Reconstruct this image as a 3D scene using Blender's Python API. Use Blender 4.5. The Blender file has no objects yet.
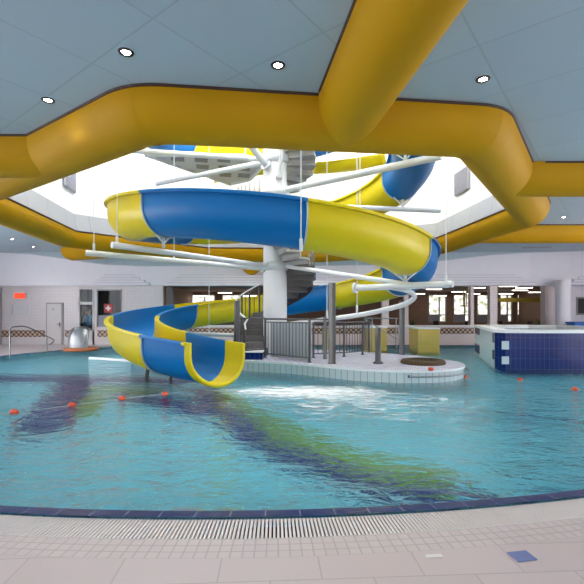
import bpy, bmesh, math, random
from math import sin, cos, pi, radians as R_, atan2, hypot, sqrt
from mathutils import Vector, Matrix
random.seed(7)
S = bpy.context.scene
COL = S.collection
F = 420.0; EYE = 1.6; HZ = 313.0

def at(x, y, d):
    return Vector(((x-292)/F*d, d, EYE+(HZ-y)/F*d))
def atz(x, y, z):
    d = (z-EYE)*F/(HZ-y)
    return Vector(((x-292)/F*d, d, z))

# ------------------------------------------------------------------ materials
def newmat(name):
    m = bpy.data.materials.new(name); m.use_nodes = True
    return m, m.node_tree.nodes, m.node_tree.links, m.node_tree.nodes['Principled BSDF']

def plain(name, col, rough=.5, metal=0, spec=.5, var=.06, scale=3.0, bump=0, coat=0):
    m, n, l, b = newmat(name)
    b.inputs['Roughness'].default_value = rough
    b.inputs['Metallic'].default_value = metal
    b.inputs['Specular IOR Level'].default_value = spec
    if coat: b.inputs['Coat Weight'].default_value = coat; b.inputs['Coat Roughness'].default_value = .15
    tc = n.new('ShaderNodeTexCoord'); nz = n.new('ShaderNodeTexNoise')
    nz.inputs['Scale'].default_value = scale; nz.inputs['Detail'].default_value = 4
    l.new(tc.outputs['Object'], nz.inputs['Vector'])
    mx = n.new('ShaderNodeMix'); mx.data_type = 'RGBA'
    mx.inputs[6].default_value = tuple(c*(1-var) for c in col)+(1,)
    mx.inputs[7].default_value = tuple(min(1, c*(1+var)) for c in col)+(1,)
    l.new(nz.outputs['Fac'], mx.inputs[0]); l.new(mx.outputs[2], b.inputs['Base Color'])
    if bump:
        bp = n.new('ShaderNodeBump'); bp.inputs['Strength'].default_value = bump; bp.inputs['Distance'].default_value = .01
        l.new(nz.outputs['Fac'], bp.inputs['Height']); l.new(bp.outputs['Normal'], b.inputs['Normal'])
    return m

def tiles(name, c1, c2, grout, w, h, joint, src='xz', rough=.3, offset=0.0, rot=0, spec=.5):
    m, n, l, b = newmat(name)
    b.inputs['Roughness'].default_value = rough
    b.inputs['Specular IOR Level'].default_value = spec
    tc = n.new('ShaderNodeTexCoord'); br = n.new('ShaderNodeTexBrick')
    br.offset = offset; br.squash = 1
    br.inputs['Color1'].default_value = (*c1, 1); br.inputs['Color2'].default_value = (*c2, 1)
    br.inputs['Mortar'].default_value = (*grout, 1)
    br.inputs['Scale'].default_value = 1; br.inputs['Mortar Size'].default_value = joint
    br.inputs['Mortar Smooth'].default_value = .2
    br.inputs['Brick Width'].default_value = w; br.inputs['Row Height'].default_value = h
    if src == 'uv':
        l.new(tc.outputs['UV'], br.inputs['Vector'])
    else:
        sp = n.new('ShaderNodeSeparateXYZ'); cb = n.new('ShaderNodeCombineXYZ')
        l.new(tc.outputs['Object'], sp.inputs[0])
        l.new(sp.outputs[src[0].upper()], cb.inputs[0]); l.new(sp.outputs[src[1].upper()], cb.inputs[1])
        if rot:
            mp = n.new('ShaderNodeMapping'); mp.inputs['Rotation'].default_value = (0, 0, rot)
            l.new(cb.outputs[0], mp.inputs['Vector']); l.new(mp.outputs[0], br.inputs['Vector'])
        else:
            l.new(cb.outputs[0], br.inputs['Vector'])
    l.new(br.outputs['Color'], b.inputs['Base Color'])
    bp = n.new('ShaderNodeBump'); bp.inputs['Strength'].default_value = .3; bp.inputs['Distance'].default_value = -.004
    l.new(br.outputs['Fac'], bp.inputs['Height']); l.new(bp.outputs['Normal'], b.inputs['Normal'])
    return m

def glow(name, col, s):
    m, n, l, b = newmat(name)
    b.inputs['Base Color'].default_value = (*col, 1)
    b.inputs['Emission Color'].default_value = (*col, 1); b.inputs['Emission Strength'].default_value = s
    return m

def water_mat():
    m = bpy.data.materials.new('pool water'); m.use_nodes = True
    n, l = m.node_tree.nodes, m.node_tree.links
    n.clear()
    out = n.new('ShaderNodeOutputMaterial')
    tc = n.new('ShaderNodeTexCoord')
    def noise(scale, det, sx=1, sy=1, dist=0):
        mp = n.new('ShaderNodeMapping'); mp.inputs['Scale'].default_value = (sx, sy, 1)
        l.new(tc.outputs['Object'], mp.inputs['Vector'])
        z = n.new('ShaderNodeTexNoise'); z.inputs['Scale'].default_value = scale; z.inputs['Detail'].default_value = det
        z.inputs['Distortion'].default_value = dist
        l.new(mp.outputs[0], z.inputs['Vector']); return z
    a = noise(1.7, 3, .8, 1.3, .9); c = noise(6.5, 4, .8, 1.3, 1.2)
    ad = n.new('ShaderNodeMath'); ad.operation = 'MULTIPLY_ADD'
    ad.inputs[1].default_value = .34
    l.new(c.outputs['Fac'], ad.inputs[0]); l.new(a.outputs['Fac'], ad.inputs[2])
    bp = n.new('ShaderNodeBump'); bp.inputs['Strength'].default_value = 1.0; bp.inputs['Distance'].default_value = WAVE
    l.new(ad.outputs[0], bp.inputs['Height'])
    fr = n.new('ShaderNodeFresnel'); fr.inputs['IOR'].default_value = 1.36
    l.new(bp.outputs['Normal'], fr.inputs['Normal'])
    tr = n.new('ShaderNodeBsdfRefraction'); tr.inputs['Color'].default_value = (.96, .99, 1, 1); tr.inputs['IOR'].default_value = 1.33; tr.inputs['Roughness'].default_value = .0; l.new(bp.outputs['Normal'], tr.inputs['Normal'])
    gl = n.new('ShaderNodeBsdfGlossy'); gl.inputs['Roughness'].default_value = .04
    l.new(bp.outputs['Normal'], gl.inputs['Normal'])
    mx = n.new('ShaderNodeMixShader')
    l.new(fr.outputs[0], mx.inputs[0]); l.new(tr.outputs[0], mx.inputs[1]); l.new(gl.outputs[0], mx.inputs[2])
    # foam where the slide pours out and where jets churn the water beside the island
    fo = n.new('ShaderNodeBsdfDiffuse'); fo.inputs['Color'].default_value = (.92, .96, 1, 1)
    def blob(cx, cy, rx, ry):
        mp = n.new('ShaderNodeMapping')
        mp.inputs['Location'].default_value = (-cx/rx, -cy/ry, 0); mp.inputs['Scale'].default_value = (1/rx, 1/ry, 1)
        l.new(tc.outputs['Object'], mp.inputs['Vector'])
        ln = n.new('ShaderNodeVectorMath'); ln.operation = 'LENGTH'; l.new(mp.outputs[0], ln.inputs[0])
        mr = n.new('ShaderNodeMapRange'); mr.inputs[1].default_value = .15; mr.inputs[2].default_value = 1
        mr.inputs[3].default_value = 1; mr.inputs[4].default_value = 0
        l.new(ln.outputs['Value'], mr.inputs[0]); return mr
    b1 = blob(.1, 8.7, 2.2, .9); b2 = blob(1.2, 7.8, 3.2, 2.2)
    mxx = n.new('ShaderNodeMath'); mxx.operation = 'MULTIPLY_ADD'; mxx.inputs[1].default_value = .72
    l.new(b2.outputs[0], mxx.inputs[0]); l.new(b1.outputs[0], mxx.inputs[2])
    fn = noise(4.5, 9, .6, 2.0, 1.6)
    m2 = n.new('ShaderNodeMath'); m2.operation = 'MULTIPLY_ADD'; m2.inputs[1].default_value = .34
    l.new(mxx.outputs[0], m2.inputs[0]); l.new(fn.outputs['Fac'], m2.inputs[2])
    rp = n.new('ShaderNodeMapRange'); rp.inputs[1].default_value = .66; rp.inputs[2].default_value = .95
    rp.inputs[4].default_value = .9
    l.new(m2.outputs[0], rp.inputs[0])
    ms = n.new('ShaderNodeMixShader')
    l.new(rp.outputs[0], ms.inputs[0]); l.new(mx.outputs[0], ms.inputs[1]); l.new(fo.outputs[0], ms.inputs[2])
    l.new(ms.outputs[0], out.inputs['Surface'])
    va = n.new('ShaderNodeVolumeAbsorption'); va.inputs['Color'].default_value = (.0, .86, 1.0, 1); va.inputs['Density'].default_value = .13
    l.new(va.outputs[0], out.inputs['Volume'])
    return m

def glass_mat():
    m = bpy.data.materials.new('window glass'); m.use_nodes = True
    n, l = m.node_tree.nodes, m.node_tree.links
    n.clear(); out = n.new('ShaderNodeOutputMaterial')
    fr = n.new('ShaderNodeFresnel'); fr.inputs['IOR'].default_value = 1.22; tr = n.new('ShaderNodeBsdfTransparent'); gl = n.new('ShaderNodeBsdfGlossy')
    tr.inputs['Color'].default_value = (.85, .9, .92, 1); gl.inputs['Roughness'].default_value = .02
    mx = n.new('ShaderNodeMixShader')
    l.new(fr.outputs[0], mx.inputs[0]); l.new(tr.outputs[0], mx.inputs[1]); l.new(gl.outputs[0], mx.inputs[2])
    l.new(mx.outputs[0], out.inputs['Surface'])
    return m

WAVE = .12
M = {}
M['duct'] = plain('golden yellow duct paint', (.52, .275, .001), .6, spec=.18, var=.05, scale=1.2)
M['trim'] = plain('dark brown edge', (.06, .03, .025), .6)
M['ceil'] = tiles('ceiling panels', (.47, .575, .65), (.45, .555, .63), (.39, .48, .545), 1.25, 1.25, .012, 'xy', .7, rot=R_(38), spec=.2)
M['sy'] = plain('yellow fibreglass', (.68, .55, .004), .38, spec=.3, var=.06, scale=1.5)
M['sb'] = plain('blue fibreglass', (.0, .15, .44), .38, spec=.3, var=.08, scale=1.5)
M['flange'] = plain('pale joint edge', (.40, .47, .50), .4)
M['white'] = plain('white painted steel', (.68, .71, .73), .35, var=.03)
M['colw'] = plain('white painted concrete', (.74, .76, .78), .5, var=.04)
M['wallw'] = plain('white plaster', (.80, .80, .82), .8, var=.02)
M['curb'] = tiles('curb panels', (.36, .37, .39), (.34, .35, .37), (.26, .27, .29), 1.3, 3.0, .015, 'uv', .6)
M['fascia'] = plain('lavender white plaster', (.87, .86, .93), .75, var=.03)
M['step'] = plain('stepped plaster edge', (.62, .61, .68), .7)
M['dark'] = plain('dark grey steel', (.085, .085, .095), .4, var=.12)
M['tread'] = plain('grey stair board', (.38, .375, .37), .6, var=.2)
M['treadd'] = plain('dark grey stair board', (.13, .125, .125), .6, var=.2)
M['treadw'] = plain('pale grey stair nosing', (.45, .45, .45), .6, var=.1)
M['steel'] = plain('stainless steel', (.30, .315, .33), .38, metal=1, var=.08, scale=5)
M['panel'] = plain('pale grey panel', (.42, .48, .52), .5, var=.06)
M['wtile'] = tiles('pale wall tile', (.66, .62, .64), (.63, .60, .62), (.50, .47, .49), .15, .15, .006, 'xz', .3)
M['ptile'] = tiles('pinkish wall tile', (.74, .64, .64), (.71, .62, .62), (.6, .52, .52), .15, .15, .006, 'xz', .3)
M['brown'] = tiles('brown brick', (.34, .20, .14), (.28, .16, .11), (.22, .16, .13), .22, .075, .008, 'xz', .8, .5)
M['cafe_ceil'] = plain('brown cafe ceiling', (.34, .25, .21), .8)
M['cafe_floor'] = plain('dark cafe floor', (.09, .06, .055), .5)
M['itile'] = tiles('island wall tile', (.60, .68, .70), (.55, .64, .67), (.30, .36, .38), .165, 1.0, .010, 'uv', .25)
M['ideck'] = tiles('island deck tile', (.90, .90, .96), (.66, .66, .80), (.40, .40, .54), .24, .12, .022, 'xy', .35, .5, rot=R_(35))
M['btile'] = tiles('cobalt tile', (.002, .020, .155), (.002, .015, .125), (.04, .08, .22), .13, .30, .005, 'uv', .2)
M['ltile'] = tiles('pale aqua tile', (.66, .80, .82), (.62, .77, .80), (.5, .62, .66), .15, .15, .006, 'uv', .25)
M['rim'] = plain('white rim', (.82, .86, .88), .35, var=.03)
M['cope'] = tiles('navy coping tile', (.010, .028, .15), (.008, .022, .12), (.16, .20, .30), .27, 1.0, .006, 'uv', .22)
M['grate'] = plain('white plastic grating', (.76, .72, .73), .45, var=.04)
M['gutter'] = plain('dark gutter', (.06, .055, .06), .7)
M['small'] = tiles('small beige tile', (.63, .56, .57), (.60, .53, .545), (.45, .40, .41), .077, .077, .005, 'uv', .4)
M['deck'] = tiles('large beige tile', (.63, .545, .56), (.60, .52, .535), (.48, .42, .43), .62, .31, .005, 'xy', .45, .5, rot=R_(-3))
M['pooltile'] = tiles('turquoise pool tile', (.37, .92, 1.0), (.33, .89, .99), (.16, .58, .82), .25, .125, .010, 'xy', .4)
M['poolblue'] = plain('navy pool mosaic', (.004, .035, .24), .4, var=.15)
M['poolgreen'] = plain('olive green pool mosaic', (.22, .42, .05), .4, var=.15)
M['ytile'] = tiles('yellow tile', (.72, .52, .13), (.68, .48, .12), (.58, .44, .14), .15, .15, .006, 'uv', .3)
M['orange'] = plain('orange plastic', (.75, .10, .02), .35)
M['floatr'] = plain('red orange float plastic', (.62, .07, .02), .4)
M['rope'] = plain('pale rope', (.35, .48, .52), .8)
M['wood'] = plain('orange brown base', (.45, .14, .05), .5)
M['stone'] = plain('brown stone', (.075, .048, .022), .8, var=.35, scale=14, bump=.5)
M['door'] = plain('pale grey door', (.62, .60, .61), .45)
M['frame'] = plain('grey frame', (.34, .33, .34), .5)
M['wframe'] = plain('white frame', (.66, .65, .67), .45)
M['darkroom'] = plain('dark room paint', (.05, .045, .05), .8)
M['sign'] = glow('lit orange sign', (1.0, .05, .01), .7)
M['plaque'] = plain('grey plaque', (.58, .60, .62), .4)
M['red'] = plain('red sign', (.45, .01, .015), .4)
M['cross'] = plain('white cross', (.85, .82, .82), .5)
M['skin'] = plain('skin', (.55, .33, .25), .5)
M['shirt'] = plain('bright blue cloth', (.03, .28, .55), .8)
M['trouser'] = plain('dark cloth', (.03, .03, .04), .9)
M['hair'] = plain('pale hair', (.30, .20, .14), .7)
M['bluetile'] = plain('blue floor tile', (.16, .22, .48), .4)
M['whitetile'] = plain('white floor tile', (.78, .76, .74), .4)
M['louvre'] = plain('grey louvre', (.30, .30, .37), .6)
M['platform'] = plain('grey platform grating', (.55, .56, .58), .6)
M['hole'] = plain('dark grating gap', (.22, .23, .25), .7)
M['bluebin'] = plain('blue plastic', (.02, .13, .48), .4)
M['yellowp'] = plain('yellow painted wood', (.55, .40, .05), .5)
M['chair'] = plain('dark brown wood', (.07, .035, .025), .5)
M['plant'] = plain('dark green leaves', (.05, .12, .03), .7, var=.4, scale=12)
M['pot'] = plain('terracotta', (.4, .15, .07), .7)
M['black'] = plain('black plastic', (.02, .02, .022), .4)
M['sky'] = glow('bright skylight glazing', (1.0, 1.0, 1.0), 15)
M['day'] = glow('daylight window', (1.0, .98, .96), 3.0)
def outdoor_mat():
    m, n, l, bs = newmat('bright outdoor view'); tc = n.new('ShaderNodeTexCoord'); nz = n.new('ShaderNodeTexNoise'); nz.inputs['Scale'].default_value = 3.5; nz.inputs['Detail'].default_value = 5
    l.new(tc.outputs['Object'], nz.inputs['Vector']); rp = n.new('ShaderNodeValToRGB'); e = rp.color_ramp.elements
    e[0].position = .36; e[0].color = (.30, .34, .20, 1); e[1].position = .56; e[1].color = (1, .93, .88, 1)
    l.new(nz.outputs['Fac'], rp.inputs[0]); bs.inputs['Base Color'].default_value = (0, 0, 0, 1)
    l.new(rp.outputs[0], bs.inputs['Emission Color']); bs.inputs['Emission Strength'].default_value = 1.0
    return m
M['outdoor'] = outdoor_mat()
M['fillfront'] = glow('added front fill glow', (1.0, .98, .96), .8)  # added fill glow for the unseen wall behind the camera
M['fillside'] = glow('added side fill glow', (1.0, .98, 1.0), 4.5)  # added fill glow for the unseen side walls
M['lamp'] = glow('lamp lens', (1.0, .95, .88), 40)
M['tube'] = glow('fluorescent panel', (1.0, .93, .80), 5.0)
M['water'] = water_mat()
M['glass'] = glass_mat()

# ------------------------------------------------------------------ mesh builder
class MB:
    def __init__(s): s.v = []; s.f = []; s.mi = []; s.sm = []; s.uv = []; s.mats = []
    def m(s, k):
        if k not in s.mats: s.mats.append(k)
        return s.mats.index(k)
    def face(s, pts, k, smooth=False, uv=None):
        b = len(s.v); s.v += [tuple(p) for p in pts]
        s.f.append(list(range(b, b+len(pts)))); s.mi.append(s.m(k)); s.sm.append(smooth); s.uv.append(uv)
    def add(s, verts, faces, k, smooth=False, uvs=None):
        b = len(s.v); s.v += [tuple(p) for p in verts]; i = s.m(k)
        for q, f in enumerate(faces):
            s.f.append([b+a for a in f]); s.mi.append(i); s.sm.append(smooth); s.uv.append(uvs[q] if uvs else None)
    def box(s, c, d, k, rz=0, mat=None):
        x, y, z = [a/2 for a in d]
        P = [Vector((sx*x, sy*y, sz*z)) for sz in (-1, 1) for sy in (-1, 1) for sx in (-1, 1)]
        T = Matrix.Translation(Vector(c)) @ (mat or Matrix.Rotation(rz, 4, 'Z'))
        s.add([T @ p for p in P], [(0, 2, 3, 1), (4, 5, 7, 6), (0, 1, 5, 4), (2, 6, 7, 3), (0, 4, 6, 2), (1, 3, 7, 5)], k)
    def box2(s, a, b, k):
        s.box([(a[i]+b[i])/2 for i in range(3)], [abs(b[i]-a[i]) for i in range(3)], k)
    def tube(s, pts, r, k, n=10, cap=True):
        pts = [Vector(p) for p in pts]; N = len(pts)
        rs = r if isinstance(r, (list, tuple)) else [r]*N
        V = []; up = None
        for i, p in enumerate(pts):
            t = (pts[min(i+1, N-1)]-pts[max(i-1, 0)]).normalized()
            if up is None:
                up = Vector((0, 0, 1)) if abs(t.z) < .9 else Vector((1, 0, 0))
            a = (up-t*up.dot(t)).normalized(); b = t.cross(a); up = a
            V += [p+a*rs[i]*cos(2*pi*j/n)+b*rs[i]*sin(2*pi*j/n) for j in range(n)]
        Fc = [(i*n+j, i*n+(j+1) % n, (i+1)*n+(j+1) % n, (i+1)*n+j) for i in range(N-1) for j in range(n)]
        s.add(V, Fc, k, True)
        if cap:
            s.add(V[:n], [tuple(range(n))[::-1]], k); s.add(V[-n:], [tuple(range(n))], k)
    def lathe(s, prof, c, k, n=24, smooth=True):
        c = Vector(c); V = []
        for r, z in prof: V += [c+Vector((r*cos(2*pi*j/n), r*sin(2*pi*j/n), z)) for j in range(n)]
        Fc = [(i*n+j, i*n+(j+1) % n, (i+1)*n+(j+1) % n, (i+1)*n+j) for i in range(len(prof)-1) for j in range(n)]
        s.add(V, Fc, k, smooth)
    def prism(s, poly, z0, z1, k, ktop=None, bottom=True, top=True):
        n = len(poly); u = 0
        for i in range(n):
            a, b = poly[i], poly[(i+1) % n]; L = hypot(b[0]-a[0], b[1]-a[1])
            s.face([(a[0], a[1], z0), (b[0], b[1], z0), (b[0], b[1], z1), (a[0], a[1], z1)], k, uv=[(u, z0), (u+L, z0), (u+L, z1), (u, z1)])
            u += L
        if top: s.face([(p[0], p[1], z1) for p in poly], ktop or k)
        if bottom: s.face([(p[0], p[1], z0) for p in poly[::-1]], k)
    def grid(s, rows, k, smooth=True, closed=False, uvf=None):
        V = [p for r in rows for p in r]; n = len(rows[0]); Fc = []; U = []
        for i in range(len(rows)-1):
            for j in range(n if closed else n-1):
                j2 = (j+1) % n
                Fc.append((i*n+j, i*n+j2, (i+1)*n+j2, (i+1)*n+j))
                if uvf: U.append([uvf(i, j), uvf(i, j+1), uvf(i+1, j+1), uvf(i+1, j)])
        s.add(V, Fc, k, smooth, U if uvf else None)
    def build(s, name, parent=None, loc=None, fixn=False, bevel=0):
        me = bpy.data.meshes.new(name)
        me.from_pydata(s.v, [], s.f)
        for k in s.mats: me.materials.append(M[k])
        for p, i, sm in zip(me.polygons, s.mi, s.sm): p.material_index = i; p.use_smooth = sm
        if any(u for u in s.uv):
            ul = me.uv_layers.new(name='UVMap')
            for p, u in zip(me.polygons, s.uv):
                if u:
                    for q, li in enumerate(p.loop_indices): ul.data[li].uv = u[q]
        if fixn:
            bm = bmesh.new(); bm.from_mesh(me)
            bmesh.ops.remove_doubles(bm, verts=bm.verts, dist=1e-4)
            bmesh.ops.recalc_face_normals(bm, faces=bm.faces); bm.to_mesh(me); bm.free()
        o = bpy.data.objects.new(name, me); COL.objects.link(o)
        if parent: o.parent = parent
        if loc is not None: o.location = loc
        if bevel:
            w = o.modifiers.new('bevel', 'BEVEL'); w.width = bevel; w.segments = 2; w.limit_method = 'ANGLE'
        return o

def tag(o, label, cat, group=None, kind=None):
    o['label'] = label; o['category'] = cat
    if group: o['group'] = group
    if kind: o['kind'] = kind
    return o
def thing(name, loc, label, cat, group=None, rz=0):
    o = bpy.data.objects.new(name, None); COL.objects.link(o); o.location = loc; o.rotation_euler = (0, 0, rz)
    o.empty_display_size = .2
    return tag(o, label, cat, group)
def struct(o): o['kind'] = 'structure'; return o
class L:
    """part of a thing placed in world coordinates: mesh is shifted so the parent's base is the origin"""
    pass
def part(mb, name, root, label=None, fixn=False, bevel=0):
    """mb in world coordinates; root at loc without rotation"""
    rl = Vector((0, 0, 0)); r = root
    while r is not None: rl += r.location; r = r.parent
    mb.v = [tuple(Vector(p)-rl) for p in mb.v]
    o = mb.build(name, root, fixn=fixn, bevel=bevel)
    if label: o['label'] = label
    return o
def solo(mb, name, base, label, cat, group=None, kind=None, fixn=False, bevel=0):
    b = Vector(base); mb.v = [tuple(Vector(p)-b) for p in mb.v]
    o = mb.build(name, None, loc=b, fixn=fixn, bevel=bevel); tag(o, label, cat, group, kind); return o

def fill_poly(outer, hole, z, k, name, uvs=None):
    bm = bmesh.new()
    def loop(p):
        vs = [bm.verts.new((a[0], a[1], z)) for a in p]
        return [bm.edges.new((vs[i], vs[(i+1) % len(vs)])) for i in range(len(vs))]
    e = loop(outer)+loop(hole)
    bmesh.ops.triangle_fill(bm, edges=e, use_beauty=True)
    me = bpy.data.meshes.new(name); bm.to_mesh(me); bm.free(); me.materials.append(M[k])
    o = bpy.data.objects.new(name, me); COL.objects.link(o); return o

# ------------------------------------------------------------------ key dimensions
C = Vector((-.53, 13.2, 0))                 # tower column, centre of pool and helix
CZ = 4.6                                    # ceiling
inner = [(-1.9, 6.43), (2.6, 6.95), (6.2, 11.9), (5.75, 17.0), (1.3, 19.6), (-3.9, 19.3), (-7.9, 15.4), (-7.35, 10.22)]
def offset(poly, w):
    n = len(poly); out = []
    for i in range(n):
        p0, p1, p2 = Vector(poly[i-1]), Vector(poly[i]), Vector(poly[(i+1) % n])
        d1 = (p1-p0).normalized(); d2 = (p2-p1).normalized()
        n1 = Vector((d1.y, -d1.x)); n2 = Vector((d2.y, -d2.x))
        b = (n1+n2).normalized(); out.append(tuple(p1+b*(w/b.dot(n1))))
    return out
outer = offset(inner, .95)

# ------------------------------------------------------------------ ceiling, atrium
X0, X1, Y0, Y1 = -16, 16, -4.5, 27.5
struct(fill_poly([(X0, Y0), (X1, Y0), (X1, Y1), (X0, Y1)], inner, CZ, 'ceil', 'ceiling'))
wallpoly = offset(inner, .12)
b = MB(); u = 0
for i in range(8):
    a, c = inner[i], inner[(i+1) % 8]; a2, c2 = wallpoly[i], wallpoly[(i+1) % 8]
    Ln = hypot(a[0]-c[0], a[1]-c[1])
    b.face([(*a, CZ), (*c, CZ), (*c2, 5.25), (*a2, 5.25)], 'curb', uv=[(u, .1), (u+Ln, .1), (u+Ln, .8), (u, .8)]); u += Ln
struct(b.build('trim_skylight'))
b = MB()
top = offset(inner, .2)
for i in range(8):
    a, c = wallpoly[i], wallpoly[(i+1) % 8]; a2, c2 = top[i], top[(i+1) % 8]
    b.face([(*a, 5.25), (*c, 5.25), (*c2, 11.6), (*a2, 11.6)], 'wallw')
struct(b.build('wall_skylight'))
b = MB(); b.face([(*p, 11.6) for p in top[::-1]], 'wallw')
struct(b.build('ceiling_skylight'))
b = MB()
for kx in (-3.9, 0, 3.9):
    for ky in (-3.9, 0, 3.9):
        cx_, cy_ = -.9+kx, 13.2+ky
        b.face([(cx_-.98, cy_-.98, 11.55), (cx_-.98, cy_+.98, 11.55), (cx_+.98, cy_+.98, 11.55), (cx_+.98, cy_-.98, 11.55)], 'sky')
for kx in (-3.9, 0, 3.9):
    for ky in (-3.9, 0, 3.9):
        for sg in (-1, 1):
            b.box((-.9+kx+sg*1.03, 13.2+ky, 11.5), (.1, 2.16, .2), 'white'); b.box((-.9+kx, 13.2+ky+sg*1.03, 11.5), (2.16, .1, .2), 'white')
struct(b.build('window_skylight'))

# ------------------------------------------------------------------ yellow duct ring with branches
def drop(t):                      # t 0..1 across, returns hang below ceiling
    ph = pi*t; return (1-cos(ph))/2, .10+.47*sin(ph)
NP = 18
root = thing('air_duct', (C.x, C.y, CZ), 'big golden yellow ring duct under the ceiling around the skylight opening', 'duct')
def lerp(a, b, t): return (a[0]+(b[0]-a[0])*t, a[1]+(b[1]-a[1])*t)
# rounded corners: resample ring
def ring_pts(poly, rr):
    out = []
    n = len(poly)
    for i in range(n):
        p0, p1, p2 = Vector(poly[i-1]), Vector(poly[i]), Vector(poly[(i+1) % n])
        d1 = (p0-p1).normalized(); d2 = (p2-p1).normalized()
        seg = []
        for q in range(7):
            t = q/6; a = p1+d1*rr; c = p1+d2*rr
            seg.append(tuple((a*(1-t)**2+p1*2*t*(1-t)+c*t*t)))
        out.append(seg)
    return out
ro, ri = ring_pts(outer, .45), ring_pts(inner, .22)
for i in range(8):
    j = (i+1) % 8
    ou = ro[i][3:]+ro[j][:4]; inn = ri[i][3:]+ri[j][:4]
    rows = []
    for a, c in zip(ou, inn):
        row = [(*a, CZ-.0)]
        for q in range(NP+1):
            t, h = drop(q/NP); row.append((*lerp(a, c, t), CZ-h))
        row.append((*c, CZ)); rows.append(row)
    b = MB(); b.grid(rows, 'duct'); part(b, 'duct_section', root)
    # seam strap at the section's start
    a, c = ro[i][3], ri[i][3]
    rows = []
    dv = (Vector(ro[i][4])-Vector(ro[i][2])).normalized()
    for s_ in (-.02, .02):
        row = []
        for q in range(NP+1):
            t, h = drop(q/NP); p = lerp(a, c, t); row.append((p[0]+dv.x*s_, p[1]+dv.y*s_, CZ-h-.008))
        rows.append(row)
    b = MB(); b.grid(rows, 'duct'); part(b, 'seam_strap', root)
def branch(a0, a1, b0, b1, capend=False, sh=.975):
    """a = left edge start/end, b = right edge start/end"""
    rows = []
    N = 5
    for s_ in range(N):
        f = s_/(N-1); a = lerp(a0, a1, f); c = lerp(b0, b1, f)
        row = [(*a, CZ)]
        for q in range(NP+1):
            t, h = drop(q/NP); row.append((*lerp(a, c, t), CZ-h*sh))
        row.append((*c, CZ)); rows.append(row)
    if capend:   # rounded end
        a, c = Vector(a1), Vector(b1); mid = (a+c)/2; ax = (Vector(a1)-Vector(a0)).normalized()
        for e in (30, 60, 85):
            sc = cos(R_(e)); row = []
            base = rows[N-1]
            for p in base:
                pv = Vector(p); lo = Vector((mid.x, mid.y, CZ))
                q2 = lo+(pv-lo)*sc; q2 += Vector((ax.x, ax.y, 0))*.42*sin(R_(e)); row.append(tuple(q2))
            rows.append(row)
    b = MB(); b.grid(rows, 'duct'); part(b, 'duct_branch', root)
branch((.30, 6.18), (1.82, -4.48), (1.23, 6.3), (2.58, -4.48))
branch((-3.65, 7.05), (-15.98, 7.05), (-4.95, 8.0), (-15.98, 8.0))
branch((4.4, 8.3), (15.98, 8.3), (4.95, 9.25), (15.98, 9.25))
branch((6.5, 14.2), (15.98, 14.2), (6.4, 15.15), (15.98, 15.15))
branch((-7.0, 17.6), (-10.5, 19.2), (-6.4, 18.4), (-10.0, 20.0), True)
# dark edge trim where the duct meets the ceiling
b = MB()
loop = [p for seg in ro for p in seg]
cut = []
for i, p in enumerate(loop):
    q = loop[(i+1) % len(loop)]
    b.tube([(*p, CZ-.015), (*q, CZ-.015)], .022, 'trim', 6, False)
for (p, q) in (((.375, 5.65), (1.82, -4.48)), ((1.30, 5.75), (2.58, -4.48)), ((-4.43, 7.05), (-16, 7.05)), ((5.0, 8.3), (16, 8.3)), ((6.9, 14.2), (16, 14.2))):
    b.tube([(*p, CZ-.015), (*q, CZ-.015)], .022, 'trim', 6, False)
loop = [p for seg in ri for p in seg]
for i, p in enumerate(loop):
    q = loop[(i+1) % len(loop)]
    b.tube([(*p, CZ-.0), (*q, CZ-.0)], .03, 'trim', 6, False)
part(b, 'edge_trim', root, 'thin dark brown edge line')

# ------------------------------------------------------------------ downlights and vents
def downlight(x, y, label, power, r=.07):
    p = atz(x, y, CZ)
    t = thing('ceiling_downlight', p, label, 'ceiling light', 'recessed ceiling downlights')
    b = MB(); b.lathe([(r*.72, -.004), (r*.8, -.012), (r*1.2, -.012), (r*1.28, -.001)], p, 'black'); part(b, 'bezel', t)
    b = MB(); b.lathe([(.001, -.006), (r*.72, -.004)], p, 'lamp'); part(b, 'lens', t)
    if power:
        ld = bpy.data.lights.new('downlight_lamp', 'SPOT'); ld.energy = power; ld.spot_size = R_(120); ld.spot_blend = .7
        ld.color = (1, .93, .82); ld.shadow_soft_size = .06
        lo = bpy.data.objects.new('downlight_lamp', ld); COL.objects.link(lo); lo.location = p+Vector((0, 0, -.05)); 
downlight(126, 52, 'recessed ceiling downlight left of the front branch duct, nearest to it in the upper left', 60)
downlight(278, 65, 'recessed ceiling downlight just left of where the branch duct meets the ring', 60)
downlight(48, 100, 'recessed ceiling downlight close above the left bend of the yellow duct', 60)
downlight(483, 79, 'recessed ceiling downlight on the right of the front branch duct', 60)
downlight(564, 217, 'small distant downlight seen between the two right hand branch ducts', 25)
downlight(12, 239, 'small distant downlight below the left side of the ring duct at the frame edge', 25)
downlight(33, 247, 'small faint downlight below the left duct, further back toward the wall', 25)
def vent(x, y, ln, label):
    p = atz(x, y, CZ); b = MB()
    b.box(p+Vector((0, 0, -.012)), (ln, .16, .022), 'louvre')
    for q in (-.05, 0, .05): b.box(p+Vector((0, q, -.026)), (ln*.95, .02, .008), 'frame')
    solo(b, 'ceiling_vent', p, label, 'vent', 'linear ceiling vents')
vent(42, 254, .9, 'narrow grey air vent in the ceiling at the far left before the slanted fascia')
vent(476, 253.5, 1.1, 'narrow grey air vent in the ceiling at right, behind the ring duct')
vent(537, 247, 1.3, 'narrow grey air vent in the ceiling near the right frame edge')
vent(133, 262, 1.1, 'narrow grey air vent in the ceiling under the white support arms at left')

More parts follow.
